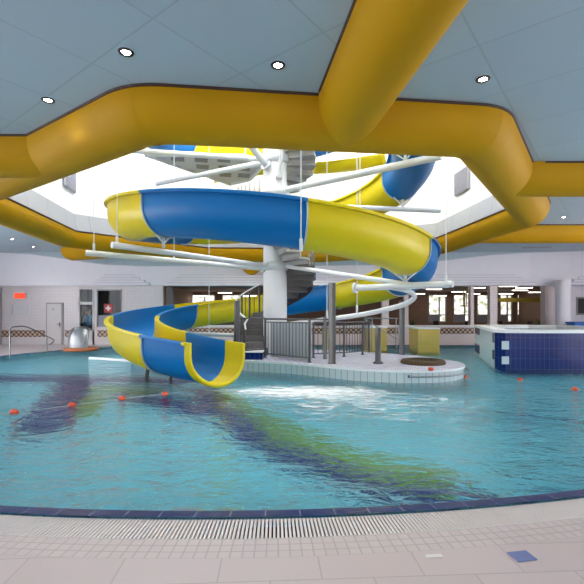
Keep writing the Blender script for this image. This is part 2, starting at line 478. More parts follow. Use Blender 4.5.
# ------------------------------------------------------------------ pool
def pool_R(th):
    th = th % (2*pi); dg = math.degrees(th); r = 10.2
    if dg < 100 or dg > 345:
        e = dg if dg < 180 else dg-360
        w = max(0, min(1, (e+15)/40)) * max(0, min(1, (100-e)/25)); w = w*w*(3-2*w)
        r = 10.2+2.4*w
    if sin(th) > 0: r = min(r, 7.35/sin(th))
    dl = abs(dg-270)
    if dl < 75:                       # flatter near side
        ux, uy = cos(th), sin(th); ox, oy = C.x+.77, C.y-17.54
        bq = ox*ux+oy*uy; ra = -bq+sqrt(bq*bq-(ox*ox+oy*oy-14.2**2))
        w = max(0, min(1, (75-dl)/45)); w = w*w*(3-2*w); r = r+(ra-r)*w
    return r
NT = 240
def ringpt(i, off, z=0):
    th = 2*pi*i/NT; r = pool_R(th)+off
    return (C.x+r*cos(th), C.y+r*sin(th), z)
def outline(off): return [ringpt(i, off)[:2] for i in range(NT)]
# floor tiles of the basin, colour of each mosaic tile set one by one
T = .125; FZ = -1.0
def line_dist(p, pts):
    best = 9
    for (ax, ay), (bx_, by_) in zip(pts, pts[1:]):
        dx, dy = bx_-ax, by_-ay; t = max(0, min(1, ((p[0]-ax)*dx+(p[1]-ay)*dy)/(dx*dx+dy*dy)))
        best = min(best, hypot(p[0]-ax-dx*t, p[1]-ay-dy*t))
    return best
MOSAIC = [('poolblue', .27, [(-2.2, 10.0), (-1.45, 8.5), (-.55, 6.35), (.15, 5.6), (.98, 4.9), (1.9, 4.5)]),
          ('poolgreen', .36, [(-1.7, 9.6), (-1.0, 8.1), (0.0, 6.6), (.73, 5.6), (1.6, 5.1)]),
          ('poolblue', .42, [(-4.05, 6.9), (-4.55, 8.0), (-5.1, 9.6), (-5.7, 11.2)]),
          ('poolgreen', .30, [(-3.9, 7.75), (-4.35, 9.2)]), ('poolgreen', .3, [(-4.8, 10.1), (-3.3, 9.8)]),
          ('poolblue', .42, [(-3.6, 9.3), (-2.9, 8.9), (-2.0, 8.4), (-1.5, 8.0)]),
          ('poolblue', .55, [(-9.5, 11.6), (-3.0, 11.2)]), ('poolblue', .09, [(2.6, 8.3), (4.1, 7.45), (5.6, 6.6)])]
def tile_kind(x, y):
    for k, w_, pts in MOSAIC:
        if line_dist((x, y), pts) < w_: return k
    return 'pooltile'
b = MB()
for i in range(-104, 112):
    for j in range(22, 172):
        x, y = i*T, j*T; cx, cy = x+T/2, y+T/2
        th = atan2(cy-C.y, cx-C.x)
        if hypot(cx-C.x, cy-C.y) < pool_R(th)+.35:
            b.face([(x, y, FZ), (x+T, y, FZ), (x+T, y+T, FZ), (x, y+T, FZ)], tile_kind(cx, cy))
struct(b.build('floor_basin'))
b = MB(); rows = [[ringpt(i, 0, z) for i in range(NT)] for z in (FZ-.05, 0.0)]
b.grid(rows, 'pooltile', closed=True)
struct(b.build('wall_basin'))
b = MB(); b.prism(outline(.06), FZ-.10, -.012, 'water')
o = b.build('pool_water'); tag(o, 'clear rippling turquoise water filling the round pool', 'water', kind='stuff')
# coping, gutter, grating, small tiles, deck
def band(o0, o1, z0, z1, k, name):
    b = MB(); u = [0]
    for i in range(NT):
        p, q = ringpt(i, o0), ringpt(i+1, o0); u.append(u[-1]+hypot(p[0]-q[0], p[1]-q[1]))
    rows = [[ringpt(i, o0, z0) for i in range(NT+1)], [ringpt(i, o1, z1) for i in range(NT+1)]]
    b.grid(rows, k, False, False, lambda i, j: (u[min(j, NT)], i*abs(o1-o0)))
    return b
b = band(-.0, .125, .028, .036, 'cope', 'trim_coping')
b2 = band(0, 0, -.12, .028, 'cope', 'x')
off = len(b.v); b.v += b2.v; b.f += [[a+off for a in f] for f in b2.f]; b.mi += b2.mi; b.sm += b2.sm; b.uv += b2.uv
struct(b.build('trim_coping'))
b = band(.115, .41, -.05, -.05, 'gutter', 'trim_gutter'); struct(b.build('trim_gutter'))
g = MB()
n = 0
arc = 10.27
for i in range(int(-62/360*2*pi*arc/.029), int(62/360*2*pi*arc/.029)):
    th = -pi/2+i*.029/arc; r = pool_R(th)
    c, s = cos(th), sin(th); t = Vector((-s, c, 0)); rv = Vector((c, s, 0))
    p = C+rv*(r+.265); mat = Matrix.Rotation(th, 4, 'Z')
    g.box(p+Vector((0, 0, .005)), (.28, .017, .03), 'grate', mat=mat)
for rr in (.13, .40):
    pts = [C+Vector((cos(a), sin(a), 0))*(pool_R(a)+rr)+Vector((0, 0, .004)) for a in [R_(-152+2*q) for q in range(63)]]
    g.tube(pts, .013, 'grate', 6)
solo(g, 'overflow_grating', C+Vector((0, -10.1, 0)), 'white slatted overflow grating running along the near curved pool edge', 'grating')
struct(band(.41, .64, .02, .02, 'small', 'floor_small').build('floor_edge'))
struct(fill_poly([(X0, Y0), (X1, Y0), (X1, 22), (X0, 22)], outline(.64), .02, 'deck', 'floor'))
p = atz(522, 556, .024); b = MB(); b.box(p, (.14, .105, .006), 'bluetile', R_(10))
solo(b, 'floor_tile', p, 'single blue marker tile set into the beige deck', 'tile', bevel=.002)
p = atz(434, 556, .024); b = MB(); b.box(p, (.11, .035, .006), 'whitetile', R_(6))
solo(b, 'floor_tile', p, 'single narrow white marker tile set into the beige deck', 'tile', bevel=.002)

# ------------------------------------------------------------------ island
IZ = .30
isl = [(-1.9, 12.1), (-1.44, 11.6), (-.6, 11.25), (.2, 10.85), (.75, 10.4), (1.27, 10.0), (1.75, 9.72), (2.23, 9.58), (2.7, 9.5), (3.15, 9.52), (3.6, 9.68), (3.95, 9.95), (4.25, 10.35),
       (4.4, 10.8), (4.38, 11.4), (4.1, 12.2), (3.6, 13.0), (2.8, 13.8), (1.7, 14.5), (.4, 14.9), (-.9, 14.8), (-1.8, 14.2), (-2.15, 13.2), (-2.1, 12.5)]
def smooth_poly(p, it=2):
    for _ in range(it):
        q = []
        for i in range(len(p)):
            a, c = p[i], p[(i+1) % len(p)]
            q += [lerp(a, c, .25), lerp(a, c, .75)]
        p = q
    return p
isl = smooth_poly(isl, 2)
root_i = thing('pool_island', (C.x, C.y, 0), 'white tiled island in the middle of the pool carrying the tower column', 'pool island')
b = MB(); b.prism(isl, FZ+.005, IZ-.05, 'itile', top=False); part(b, 'tiled_wall', root_i)
b = MB(); b.prism(offset(isl, .03), IZ-.05, IZ, 'rim', top=True, ktop='ideck'); part(b, 'tiled_deck', root_i)
# blue tiled first step at the stair foot
p = atz(250, 359.5, IZ); b = MB(); 
b.prism([(p.x-.38, p.y-.02), (p.x+.36, p.y-.1), (p.x+.38, p.y+.75), (p.x-.36, p.y+.75)], IZ, IZ+.20, 'btile', ktop='rim'); part(b, 'blue_step', root_i, 'dark blue tiled step with white top')
# grab rail round the island nose
pts = []
ctr = Vector((2.2, 11.8))
nose = [q for q in isl]
sel = [i for i, q in enumerate(nose) if (q[0] > 2.6 and q[1] < 11.0)]
op = offset(isl, .11)
for i in sel: pts.append((op[i][0], op[i][1], .17))
pts.sort(key=lambda q: atan2(q[1]-11.2, q[0]-2.8))
b = MB(); b.tube(pts, .022, 'steel'); b.tube([pts[0], (pts[0][0]+.02, pts[0][1]+.13, .17)], .03, 'black'); b.tube([pts[-1], (pts[-1][0]-.13, pts[-1][1]-.02, .17)], .025, 'steel')
part(b, 'grab_rail', root_i, 'stainless grab rail along the rounded nose')
# round brown bubble seat
p = Vector((3.38, 10.85, IZ)); b = MB()
b.lathe([(.56, 0), (.56, .06), (.52, .10), (.40, .11), (.37, .06), (.37, .03)], p, 'stone', 28)
t = thing('whirl_basin', p, 'low round brown stone ring set on the island nose', 'basin')
part(b, 'stone_ring', t)
b = MB(); b.lathe([(.37, .035), (.001, .05)], p, 'dark', 28)
for q in range(-3, 4):
    ww = sqrt(max(0, .36**2-(q*.1)**2)); b.box(p+Vector((q*.1, 0, .062)), (.025, 2*ww, .02), 'stone')
part(b, 'grille', t, 'dark slatted grille')
p = atz(431, 369.3, IZ+.03); b = MB(); b.lathe([(.001, .05), (.05, .04), (.07, 0), (.05, -.03), (.001, -.03)], p, 'floatr', 14)
solo(b, 'rope_buoy', p, 'small red buoy lying on the front rim of the island', 'buoy')

# ------------------------------------------------------------------ tower column
root_c = thing('tower_column', (C.x, C.y, IZ), 'thick white round column rising from the island through the skylight', 'column')
b = MB(); b.lathe([(.37, IZ), (.37, 10.6), (.30, 10.7), (.001, 10.7)], (C.x, C.y, 0), 'colw', 32); part(b, 'shaft', root_c)
for z, nm in ((3.05, 'collar'), (5.35, 'collar'), (6.4, 'collar')):
    b = MB(); b.lathe([(.375, z-.13), (.43, z-.12), (.43, z+.12), (.375, z+.13)], (C.x, C.y, 0), 'white', 32); part(b, nm, root_c)

# ------------------------------------------------------------------ water slide (helix)
RC, RW, HD = 4.2, .60, .90
def rim_z(th):                   # th in degrees, may run past 360
    z = 4.6-.0088*(th-200)
    return z
def prof(thick=0.0):
    """outer profile (u radial offset, v below rim) from outer lip to inner lip"""
    w = RW+thick; out = [(w, 0)]
    st = HD-RW
    out.append((w, -st))
    for q in range(1, 14):
        a = pi*q/14; out.append((w*cos(a), -st-(RW+thick)*sin(a)))
    out += [(-w, -st), (-w, 0)]
    return out
inn, outp = prof(0), prof(.03)
section_profile = inn+[(-RW-.11, .0), (-RW-.12, -.03), (-RW-.11, -.065), (-RW-.03, -.07)]+outp[::-1][1:-1]+[(RW+.03, -.07), (RW+.11, -.065), (RW+.12, -.03), (RW+.11, 0)]
def hel(th, u, v):
    r = RC+u; a = R_(th); return (C.x+r*cos(a), C.y+r*sin(a), rim_z(th)+v)
slide = thing('water_slide', (C.x, C.y, 0), 'spiral open water slide of alternating yellow and blue sections winding around the tower', 'water slide')
bounds = list(range(-350, 620, 45))      # -350 ... 595
secs = []
cols = {}
for k, a in enumerate(bounds):
    e = a+45 if a < 595 else 606
    colr = 'sb' if ((a-235)//45) % 2 == 0 else 'sy'
    secs.append((a, e, colr))
secs.append((606, 616, 'sy'))
def endth(e, u):
    if e == 606: return 611.5-3.3*u
    if e == 616: return 615.5-7.5*u
    return e
for a, e, ck in secs:
    N = max(3, int((e-a)/3)); rows = []
    for i in range(N+1):
        rows.append([hel(endth(a, u)+(endth(e, u)-endth(a, u))*i/N, u, v) for u, v in section_profile])
    b = MB(); b.grid(rows, ck, True, True)
    b.face(rows[0], ck); b.face(rows[-1][::-1], ck)
    nm = 'yellow_section' if ck == 'sy' else 'blue_section'
    so = part(b, nm, slide, fixn=True)
    m_ = so.modifiers.new('edge', 'EDGE_SPLIT'); m_.split_angle = R_(50)
    if e < 600:
        fl = prof(.035); fo = prof(.065); rows = []
        for th in (e-.22, e+.22):
            rows.append([hel(th, u, v-.05 if i_ in (0, len(fl)-1) else v) for i_, (u, v) in enumerate(fl)]+[hel(th, u, v-.05 if i_ in (0, len(fo)-1) else v) for i_, (u, v) in reversed(list(enumerate(fo)))])
        b = MB(); b.grid(rows, 'flange', False, True); b.face(rows[0], 'flange'); b.face(rows[1][::-1], 'flange')
        part(b, 'joint_flange', slide, fixn=True)
# thick rolled lip round the exit mouth
pth = [hel(endth(616, u), u*1.03, v) for u, v in prof(.02)]
b = MB(); b.tube(pth, .055, 'sy', 10); part(b, 'exit_lip', slide)

# ------------------------------------------------------------------ steel arms that carry the slide
def pol(th, r, z): return Vector((C.x+r*cos(R_(th)), C.y+r*sin(R_(th)), z))
def arm(p0, p1, r, label, brackets=(), extra=None):
    t = thing('support_arm', p0, label, 'support arm', 'white steel arms of the slide tower')
    b = MB(); b.tube([p0, p1], r, 'white', 14); part(b, 'tube', t)
    d = (Vector(p1)-Vector(p0)).normalized()
    b = MB(); b.tube([Vector(p0)-d*.02, Vector(p0)+d*.05], r*1.7, 'white', 14); part(b, 'end_plate', t)
    for th, rr, z0, z1 in brackets:
        b = MB(); q = pol(th, rr, z0)
        b.tube([q, pol(th, rr, z1)], .04, 'white', 8)
        tv = Vector((cos(R_(th)), sin(R_(th)), 0))
        b.tube([pol(th, rr, z0+(z1-z0)*.3), pol(th, rr-.3, z1+.06)], .022, 'white', 8)
        b.tube([pol(th, rr, z0+(z1-z0)*.3), pol(th, rr+.3, z1+.06)], .022, 'white', 8)
        part(b, 'cradle', t)
    return t
arm(pol(227, .40, 3.05), pol(227, 5.15, 3.13), .075, 'white tubular arm under the blue front turn reaching left from the column', [(234, 4.2, 3.12, 3.44)])
arm(pol(208, .40, 2.98), pol(208, 5.35, 3.13), .075, 'longest white tubular arm on the left, ending beside the far left hanger rod')
arm(pol(325, .40, 3.05), pol(325, 4.35, 2.32), .065, 'white tubular arm sloping down right from the column to under the yellow front turn', [(325, 4.2, 2.34, 2.58)])
arm(at(355, 288, 11.6), at(453, 284, 10.0), .085, 'short white horizontal tube under the joint of the right hand turn', [])
arm(pol(325, .40, 5.40), pol(325, 5.1, 5.44), .095, 'thick white tube rising right across the skylight from the column', [(325, 4.2, 5.45, 5.72)])
arm(pol(8, .40, 5.02), pol(8, 5.5, 5.0), .075, 'thin white horizontal tube below the blue upper turn at right', [(8, 4.2, 5.0, 5.33)])
arm(pol(153, .40, 6.4), pol(153, 5.0, 6.36), .085, 'white tube below the upper landing pointing back left', [])
arm(pol(190, .40, 6.4), pol(190, 4.9, 6.42), .08, 'white tube in front of the upper landing pointing straight left', [])
arm(pol(232, .40, 6.12), pol(232, 2.6, 7.35), .10, 'thick white strut slanting up left from the column collar')
arm(pol(290, .40, 5.75), pol(290, .95, 7.3), .06, 'short white strut slanting up in front of the column')
arm(pol(146, .40, .85), pol(146, 5.2, .85), .07, 'low white tube behind the lower slide at left', [(146, 4.2, .85, 1.02)])
arm(pol(100, .40, 1.25), pol(100, 5.0, 1.25), .07, 'low white tube pointing back from the column under the rear turn', [])
# bent bracing pipe on the right
pts = [at(290, 324, 12.9), at(330, 319, 12.4), at(365, 314, 11.9), at(392, 308, 11.5), at(405, 304, 11.3), at(413, 299, 11.2), at(414, 295, 11.15), at(408, 291, 11.1), at(398, 288.5, 11.1), at(385, 287, 11.2), at(357, 287, 11.6)]
def spline(p, n=6):
    out = []
    for i in range(len(p)-1):
        p0, p1, p2, p3 = p[max(i-1, 0)], p[i], p[i+1], p[min(i+2, len(p)-1)]
        for q in range(n):
            t = q/n
            out.append(.5*((2*p1)+(p2-p0)*t+(2*p0-5*p1+4*p2-p3)*t*t+(3*p1-p0-3*p2+p3)*t**3))
    return out+[p[-1]]
b = MB(); b.tube(spline(pts), .07, 'white', 12)
solo(b, 'bracing_pipe', pts[0], 'white pipe bent in a hairpin around the dark post right of the column', 'pipe')
# hanger rods with turnbuckles
def rod(x, y0, y1, d, label, r=.011, up=True):
    p0, p1 = at(x, y1, d), at(x, y0, d)
    p1.z = 10.9 if up else p1.z
    t = thing('hanger_rod', p0, label, 'hanger rod', 'thin rods holding up the slide arms')
    b = MB(); b.tube([p0, p1], r, 'white', 6); part(b, 'rod', t)
    b = MB(); b.tube([p0+Vector((0, 0, -.02)), p0+Vector((0, 0, .22))], .032, 'white', 8); part(b, 'turnbuckle', t)
rod(117, 150, 246, 9.7, 'thin hanger rod at the tip of the left arm beside the yellow upper turn')
rod(94, 170, 252, 10.75, 'thin hanger rod furthest to the left, on the longest arm')
rod(174, 150, 262, 13.5, 'thin hanger rod dropping behind the blue front turn, left one of the pair')
rod(209, 150, 336, 15.6, 'thin long hanger rod dropping to the low tube behind the slide')
rod(301, 150, 250, 8.15, 'thin hanger rod in front of the blue and yellow joint')
rod(360, 150, 213, 13.2, 'thin hanger rod behind the yellow front turn down to the thin upper tube')
rod(446, 150, 283, 10.1, 'thin hanger rod furthest right, on the short horizontal tube')
rod(327, 263, 318, 12.4, 'thin hanger rod dropping to the bent pipe beside the tall dark post')
rod(357, 262, 313, 12.0, 'thin hanger rod dropping to the bent pipe right of the tall dark post')
# support leg below exit
pts = [Vector((-3.62, 10.9, .45)), Vector((-3.7, 10.75, .1)), Vector((-3.6, 10.5, -.25)), Vector((-3.2, 10.2, -.6)), Vector((-2.9, 10.0, FZ+.01))]
b = MB(); b.tube(spline(pts), .05, 'dark'); b.tube(spline([q+Vector((.75, -.55, -.12)) if i < 4 else Vector((-2.3, 9.5, FZ+.01)) for i, q in enumerate(pts)]), .04, 'dark')
part(b, 'support_leg', slide, 'bent dark legs below the lower turn')

# ------------------------------------------------------------------ upper landing
b = MB()
root_p = thing('landing_platform', (-3.0, 15.6, 7.0), 'white steel landing with dark grating gaps high up left of the column', 'platform')
poly = [(-5.0, 14.3), (-1.6, 14.4), (-1.0, 15.2), (-1.7, 17.0), (-2.6, 17.6)]
b.prism(poly, 7.0, 7.06, 'platform'); part(b, 'grating', root_p)
b = MB()
for i in range(5): b.tube([(*poly[i], 6.98), (*poly[(i+1) % 5], 6.98)], .06, 'white', 8)
part(b, 'edge_frame', root_p)
for (x, y) in ((-4.0, 14.7), (-3.2, 14.8), (-2.4, 14.8), (-3.3, 15.5), (-2.5, 15.6), (-1.8, 15.7), (-2.6, 16.4), (-1.9, 16.5)):
    b = MB(); b.box((x, y, 6.99), (.45, .4, .02), 'hole', R_(12)); part(b, 'grating_gap', root_p, 'dark square gap of the grating')
for i in (1, 2):
    q = poly[i]; b = MB(); b.tube([(*q, 7.06), (*q, 8.1)], .025, 'white', 8); part(b, 'post', root_p)
b = MB(); b.tube([(*q, 8.1) for q in poly[1:3]], .022, 'white', 8); part(b, 'guard_rail', root_p)

# yellow trough of the second slide high at the back
cp = spline([at(214, 178, 18.5), at(250, 171, 18.7), at(290, 168, 18.7), at(320, 168.5, 18.4), at(355, 165, 17.6), at(388, 160, 16.9)], 5)
t = thing('slide_trough', cp[0], 'distant yellow slide trough high at the back behind the staircase', 'slide')
for k, (i0, i1) in enumerate(((0, 13), (12, len(cp)))):
    rows = []
    for i in range(i0, i1):
        p = cp[i]; tg = (cp[min(i+1, len(cp)-1)]-cp[max(i-1, 0)]); tg.z = 0; tg.normalize(); sd = Vector((-tg.y, tg.x, 0))
        ring = []
        for r_, q in [(.42, a) for a in range(180, 361, 15)]+[(.38, a) for a in range(360, 179, -15)]:
            ring.append(p+sd*r_*cos(R_(q))+Vector((0, 0, r_*sin(R_(q))*.9+.15)))
        rows.append(ring)
    b = MB(); b.grid(rows, 'sy', True, True); b.face(rows[0], 'sy'); b.face(rows[-1][::-1], 'sy'); part(b, 'trough_section', t, fixn=True)

# ------------------------------------------------------------------ spiral stair
stair = thing('spiral_staircase', (C.x, C.y, IZ), 'grey spiral staircase winding around the white column', 'staircase')
TH0, DT, RISE, NTREAD = 226, 18, .18, 37
RO = 1.28
for i in range(NTREAD):
    th = TH0-DT*i; z = IZ+.20+RISE*(i+.2)
    top = []; n = 5
    a0, a1 = R_(th+DT*.55), R_(th-DT*.65)
    poly = [(C.x+.36*cos(a0), C.y+.36*sin(a0))]+[(C.x+RO*cos(a0+(a1-a0)*q/n), C.y+RO*sin(a0+(a1-a0)*q/n)) for q in range(n+1)]+[(C.x+.36*cos(a1), C.y+.36*sin(a1))]
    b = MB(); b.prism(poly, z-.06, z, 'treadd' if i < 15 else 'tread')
    # closed riser below the front edge
    p0 = Vector((C.x+.37*cos(a0), C.y+.37*sin(a0), z-.15)); p1 = Vector((C.x+RO*cos(a0), C.y+RO*sin(a0), z-.15))
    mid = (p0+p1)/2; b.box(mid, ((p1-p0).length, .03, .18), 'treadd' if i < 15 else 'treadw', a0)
    part(b, 'tread', stair)
def hrail(a_from, a_to, r, dz, k, rad, extra=None):
    pts = []
    n = int(abs(a_to-a_from)/6)
    for q in range(n+1):
        th = a_from+(a_to-a_from)*q/n
        z = IZ+.20+RISE*((TH0-th)/DT+.2)+dz
        pts.append(pol(th, r, z))
    return pts
for i in range(NTREAD):
    for h in (0, .5):
        th = TH0-DT*(i+h); z = IZ+.20+RISE*(i+h+.2)
        low = i < 9
        if low and h == 0:
            b = MB(); b.tube([pol(th, RO-.04, z-.28 if i else IZ+.2), pol(th, RO-.04, z+.92)], .035, 'dark', 8); part(b, 'post', stair)
        else:
            b = MB(); b.tube([pol(th, RO-.04, z-.06), pol(th, RO-.04, z+.92)], .013, 'dark' if low else 'steel', 6); part(b, 'baluster', stair)
pts = hrail(232, -430, RO-.04, .94, '', .03)
b = MB(); b.tube([pts[0]+Vector((-.03, -.25, -.28)), pts[0]+Vector((-.06, -.2, -.12))]+pts, .028, 'white', 8); part(b, 'handrail', stair)
pts = hrail(226, 20, RO+.01, -.12, '', .03)
b = MB(); rows = [[p+Vector((0, 0, .10)) for p in pts], [p+Vector((0, 0, -.10)) for p in pts]]; b.grid(rows, 'dark'); 
b.tube([p+Vector((0, 0, -.1)) for p in pts], .02, 'dark', 6); part(b, 'stringer', stair)
# thick dark newel at the stair foot
p = at(237, 352, 12.1); b = MB(); b.tube([(p.x, p.y, IZ), (p.x, p.y, 1.95)], .085, 'dark', 12); part(b, 'newel_post', stair)

# ------------------------------------------------------------------ island railings, posts, panel
def fence(pts, ztop, label, nb_per_m, zb=.12, name='railing', base_z=IZ, skip_posts=()):
    t = thing(name, (*pts[0], base_z), label, 'railing')
    tot = 0
    b = MB(); b.tube([(*p, ztop) for p in pts], .026, 'dark', 8); part(b, 'top_rail', t)
    b = MB(); b.tube([(*p, base_z+zb) for p in pts], .018, 'dark', 8); part(b, 'bottom_rail', t)
    b = MB(); b.tube([(*p, ztop-.09) for p in pts], .014, 'dark', 8); part(b, 'middle_rail', t)
    for i, p in enumerate(pts):
        if i in skip_posts: continue
        b = MB(); b.tube([(*p, base_z), (*p, ztop)], .032, 'dark', 10); b.lathe([(.06, 0), (.06, .02), (.033, .03)], (*p, base_z), 'dark', 12); part(b, 'post', t)
    for i in range(len(pts)-1):
        a, c = pts[i], pts[i+1]; ln = hypot(a[0]-c[0], a[1]-c[1]); n = int(ln*nb_per_m)
        for q in range(1, n):
            p = lerp(a, c, q/n); b = MB(); b.tube([(*p, base_z+zb), (*p, ztop-.09)], .010, 'dark', 6); part(b, 'baluster', t)
    return t
a = atz(234, 357, IZ); 
fence([(-.78, 12.25), (.46, 11.0)], 1.43, 'dark grey front railing with vertical bars between the stair and the tall post', 8)
fence([(.62, 12.15), (1.55, 12.5), (2.2, 13.1), (2.55, 13.9)], 1.32, 'dark grey railing with vertical bars behind the tall post', 8)
# long thin rail from the stair newel across the front
b = MB(); b.tube([(-1.58, 12.08, 1.45), (-.78, 12.25, 1.45)], .022, 'dark', 8)
b.tube([(.46, 11.0, 1.43), (1.03, 10.85, 1.44)], .022, 'dark', 8)
solo(b, 'top_rail', (-1.58, 12.08, 1.45), 'thin dark connecting rail ends beside the front railing', 'rail')
# pale panel cabinet behind front railing
t = thing('service_cabinet', (-.1, 12.3, IZ), 'pale grey service cabinet behind the front railing of the island', 'cabinet')
d = Vector((1.2, -1.22, 0)).normalized(); nrm = Vector((.71, .70, 0))
rz = atan2(-1.22, 1.2); cen = Vector((-.13, 11.62, 0))+nrm*.12
b = MB(); b.box(cen+Vector((0, 0, IZ+.535)), (1.52, .12, 1.0), 'panel', rz); part(b, 'body', t, bevel=.01)
b = MB()
for q in range(-4, 5): b.box(cen+d*(q*.16)-nrm*.064+Vector((0, 0, IZ+.535)), (.012, .012, .96), 'frame', rz)
part(b, 'panel_joint', t)
# posts
def post(p, z, r, label, flare=False):
    b = MB(); b.lathe([(r*1.8, 0), (r*1.8, .03), (r*1.05, .06), (r, .1), (r, z-p.z), (.001, z-p.z)] if flare else [(r*1.15, 0), (r*1.15, .02), (r, .021), (r, z-p.z), (.001, z-p.z)], p, 'dark', 16)
    solo(b, 'steel_post', p, label, 'post', 'dark posts on the island')
post(atz(332, 363.5, IZ), 2.37, .095, 'tallest dark round post standing at the island front')
post(atz(325, 359, IZ), 1.5, .05, 'slim dark post just left of and behind the tallest post')
post(atz(378, 363.5, IZ), 1.22, .075, 'short dark bollard with flared foot in front of the rear railing', True)
post(atz(402, 354.6, IZ), 1.98, .085, 'dark round post below the hairpin pipe at the island rear')
# hand rail going down into the water behind
b = MB(); q = [at(362, 318.5, 13.6), at(388, 319, 14.2), at(437, 320, 15.4)]
b.tube([at(363, 318, 14), at(398, 318.5, 14.2)], .02, 'steel', 8)
b.tube([at(364, 319, 14), at(392, 336, 14.6), at(397, 339, 14.7)], .02, 'steel', 8)
b.tube([at(372, 318.5, 14.1), at(372, 350.5, 14.1)], .018, 'steel', 8); b.tube([at(396, 318.5, 14.2), at(396, 350, 14.2)], .018, 'steel', 8)
solo(b, 'handrail', at(372, 350, 14.1), 'thin steel handrail sloping into the water behind the island', 'handrail')

# ------------------------------------------------------------------ right-hand tub
tub = thing('tiled_tub', (8.6, 14.3, 0), 'raised whirlpool tub with dark blue tiled wall and white rim at right', 'whirlpool tub')
def tub_poly(off=0.0):
    pts = [(5.97, 12.35)]
    for q in range(13):
        x = 6.1+ (9.6-6.1)*q/12; y = 12.0-.14*sin(pi*q/12); pts.append((x, y))
    pts += [(10.4, 12.4), (11.0, 13.4), (11.1, 15.0), (10.6, 16.6), (9.6, 17.2), (7.6, 17.3), (7.42, 17.0)]
    return offset(pts, off) if off else pts
tp = tub_poly()
b = MB(); b.prism(tp, FZ+.01, 1.05, 'btile', top=False)
part(b, 'blue_tiled_wall', tub)
b = MB(); a_, c_ = Vector((7.42, 17.0)), Vector((5.97, 12.35)); dv = (c_-a_).normalized(); nv = Vector((dv.y, -dv.x))*-1
nv = Vector((-dv.y, dv.x)); nv = nv if nv.x < 0 else -nv
Ls = (c_-a_).length
b.face([(*(a_+nv*.012), 0-.3), (*(c_+nv*.012), -.3), (*(c_+nv*.012), 1.05), (*(a_+nv*.012), 1.05)], 'ltile', uv=[(0, 0), (Ls, 0), (Ls, 1.35), (0, 1.35)])
for (u0, u1, z0, z1) in ((.0, 1.5, .78, 1.03), (0.0, 1.5, .06, .40), (Ls-.35, Ls-.02, .72, 1.0), (Ls-.35, Ls-.02, .22, .50)):
    P0, P1 = a_+dv*u0+nv*.02, a_+dv*u1+nv*.02
    b.face([(*P0, z0), (*P1, z0), (*P1, z1), (*P0, z1)], 'btile', uv=[(0, 0), (u1-u0, 0), (u1-u0, .2), (0, .2)])
part(b, 'pale_tiled_side', tub, 'pale aqua tiled side with blue squares')
b = MB()
rows = []
ip = offset(tp, -.35); op_ = offset(tp, .05)
rows = [[(*p, 1.03) for p in op_], [(*p, 1.12) for p in op_], [(*p, 1.12) for p in ip], [(*p, .9) for p in ip]]
b.grid(rows, 'rim', False, True); part(b, 'rim', tub)
b = MB(); b.prism(ip, .4, .98, 'water'); part(b, 'tub_water', tub)
for q in (0, .28, .56):     # pale tile teeth at the corner
    pass
for z0, z1, w in ((.56, .80, .20), (.14, .36, .20)):
    b = MB(); b.box((5.99+w/2, 11.99, (z0+z1)/2), (w, .02, z1-z0), 'ltile', R_(-2))
    part(b, 'corner_tile', tub, 'pale tiles interlocking at the corner')

# ------------------------------------------------------------------ yellow tiled blocks
def yblock(x0, x1, d, depth, ztop, label):
    X_a, X_b = (x0-292)/F*d, (x1-292)/F*d
    t = thing('starting_block', ((X_a+X_b)/2, d, 0), label, 'pool block', 'yellow tiled blocks in the pool')
    b = MB(); b.prism([(X_a, d), (X_b, d), (X_b, d+depth), (X_a, d+depth)], FZ+.01, ztop, 'ytile'); part(b, 'tiled_body', t)
    b = MB(); b.prism([(X_a-.03, d-.03), (X_b+.03, d-.03), (X_b+.03, d+depth+.03), (X_a-.03, d+depth+.03)], ztop, ztop+.05, 'rim'); part(b, 'cap', t)
yblock(418, 439.5, 17.2, 1.3, .94, 'yellow tiled block standing in the water right of the island posts')
yblock(366, 387, 17.8, 1.2, .96, 'yellow tiled block in the water seen through the rear railing')
b = MB(); b.prism([(1.35, 18.2), (1.75, 18.2), (1.75, 18.6), (1.35, 18.6)], FZ+.01, .9, 'ytile'); solo(b, 'starting_block', (1.55, 18.4, 0), 'narrow yellow tiled block seen between the front railing bars', 'pool block', 'yellow tiled blocks in the pool')

# ------------------------------------------------------------------ back wall, fascia, cafe
WY = 21.0
def bx(b, x0, x1, y0, y1, z0, z1, k): b.box2((x0, y0, z0), (x1, y1, z1), k)
def PX(x, d=WY): return (x-292)/F*d
def PZ(y, d=WY): return EYE+(HZ-y)/F*d
doorX0, doorX1 = PX(78.5), PX(94)
winX0, winX1 = PX(96.8), PX(122)
CX0, CX1 = PX(163), PX(546)
b = MB()
bx(b, X0, doorX0, WY, WY+.2, 0, 3.05, 'wtile'); bx(b, doorX0, doorX1, WY, WY+.2, 2.85, 3.05, 'wtile')
bx(b, doorX1, winX0, WY, WY+.2, 0, 3.05, 'wtile'); bx(b, winX0, winX1, WY, WY+.2, 0, .9, 'wtile'); bx(b, winX0, winX1, WY, WY+.2, 2.78, 3.05, 'wtile')
bx(b, winX1, CX0, WY, WY+.2, 0, 3.05, 'wtile')
bx(b, CX1, X1, WY, WY+.2, 0, 3.05, 'fascia')
bx(b, CX0, CX1, WY, WY+.2, -.1, .93, 'ptile')
struct(b.build('wall_back'))
b = MB(); bx(b, CX0, CX1, WY-.05, WY+.3, .93, .98, 'rim'); struct(b.build('trim_1'))
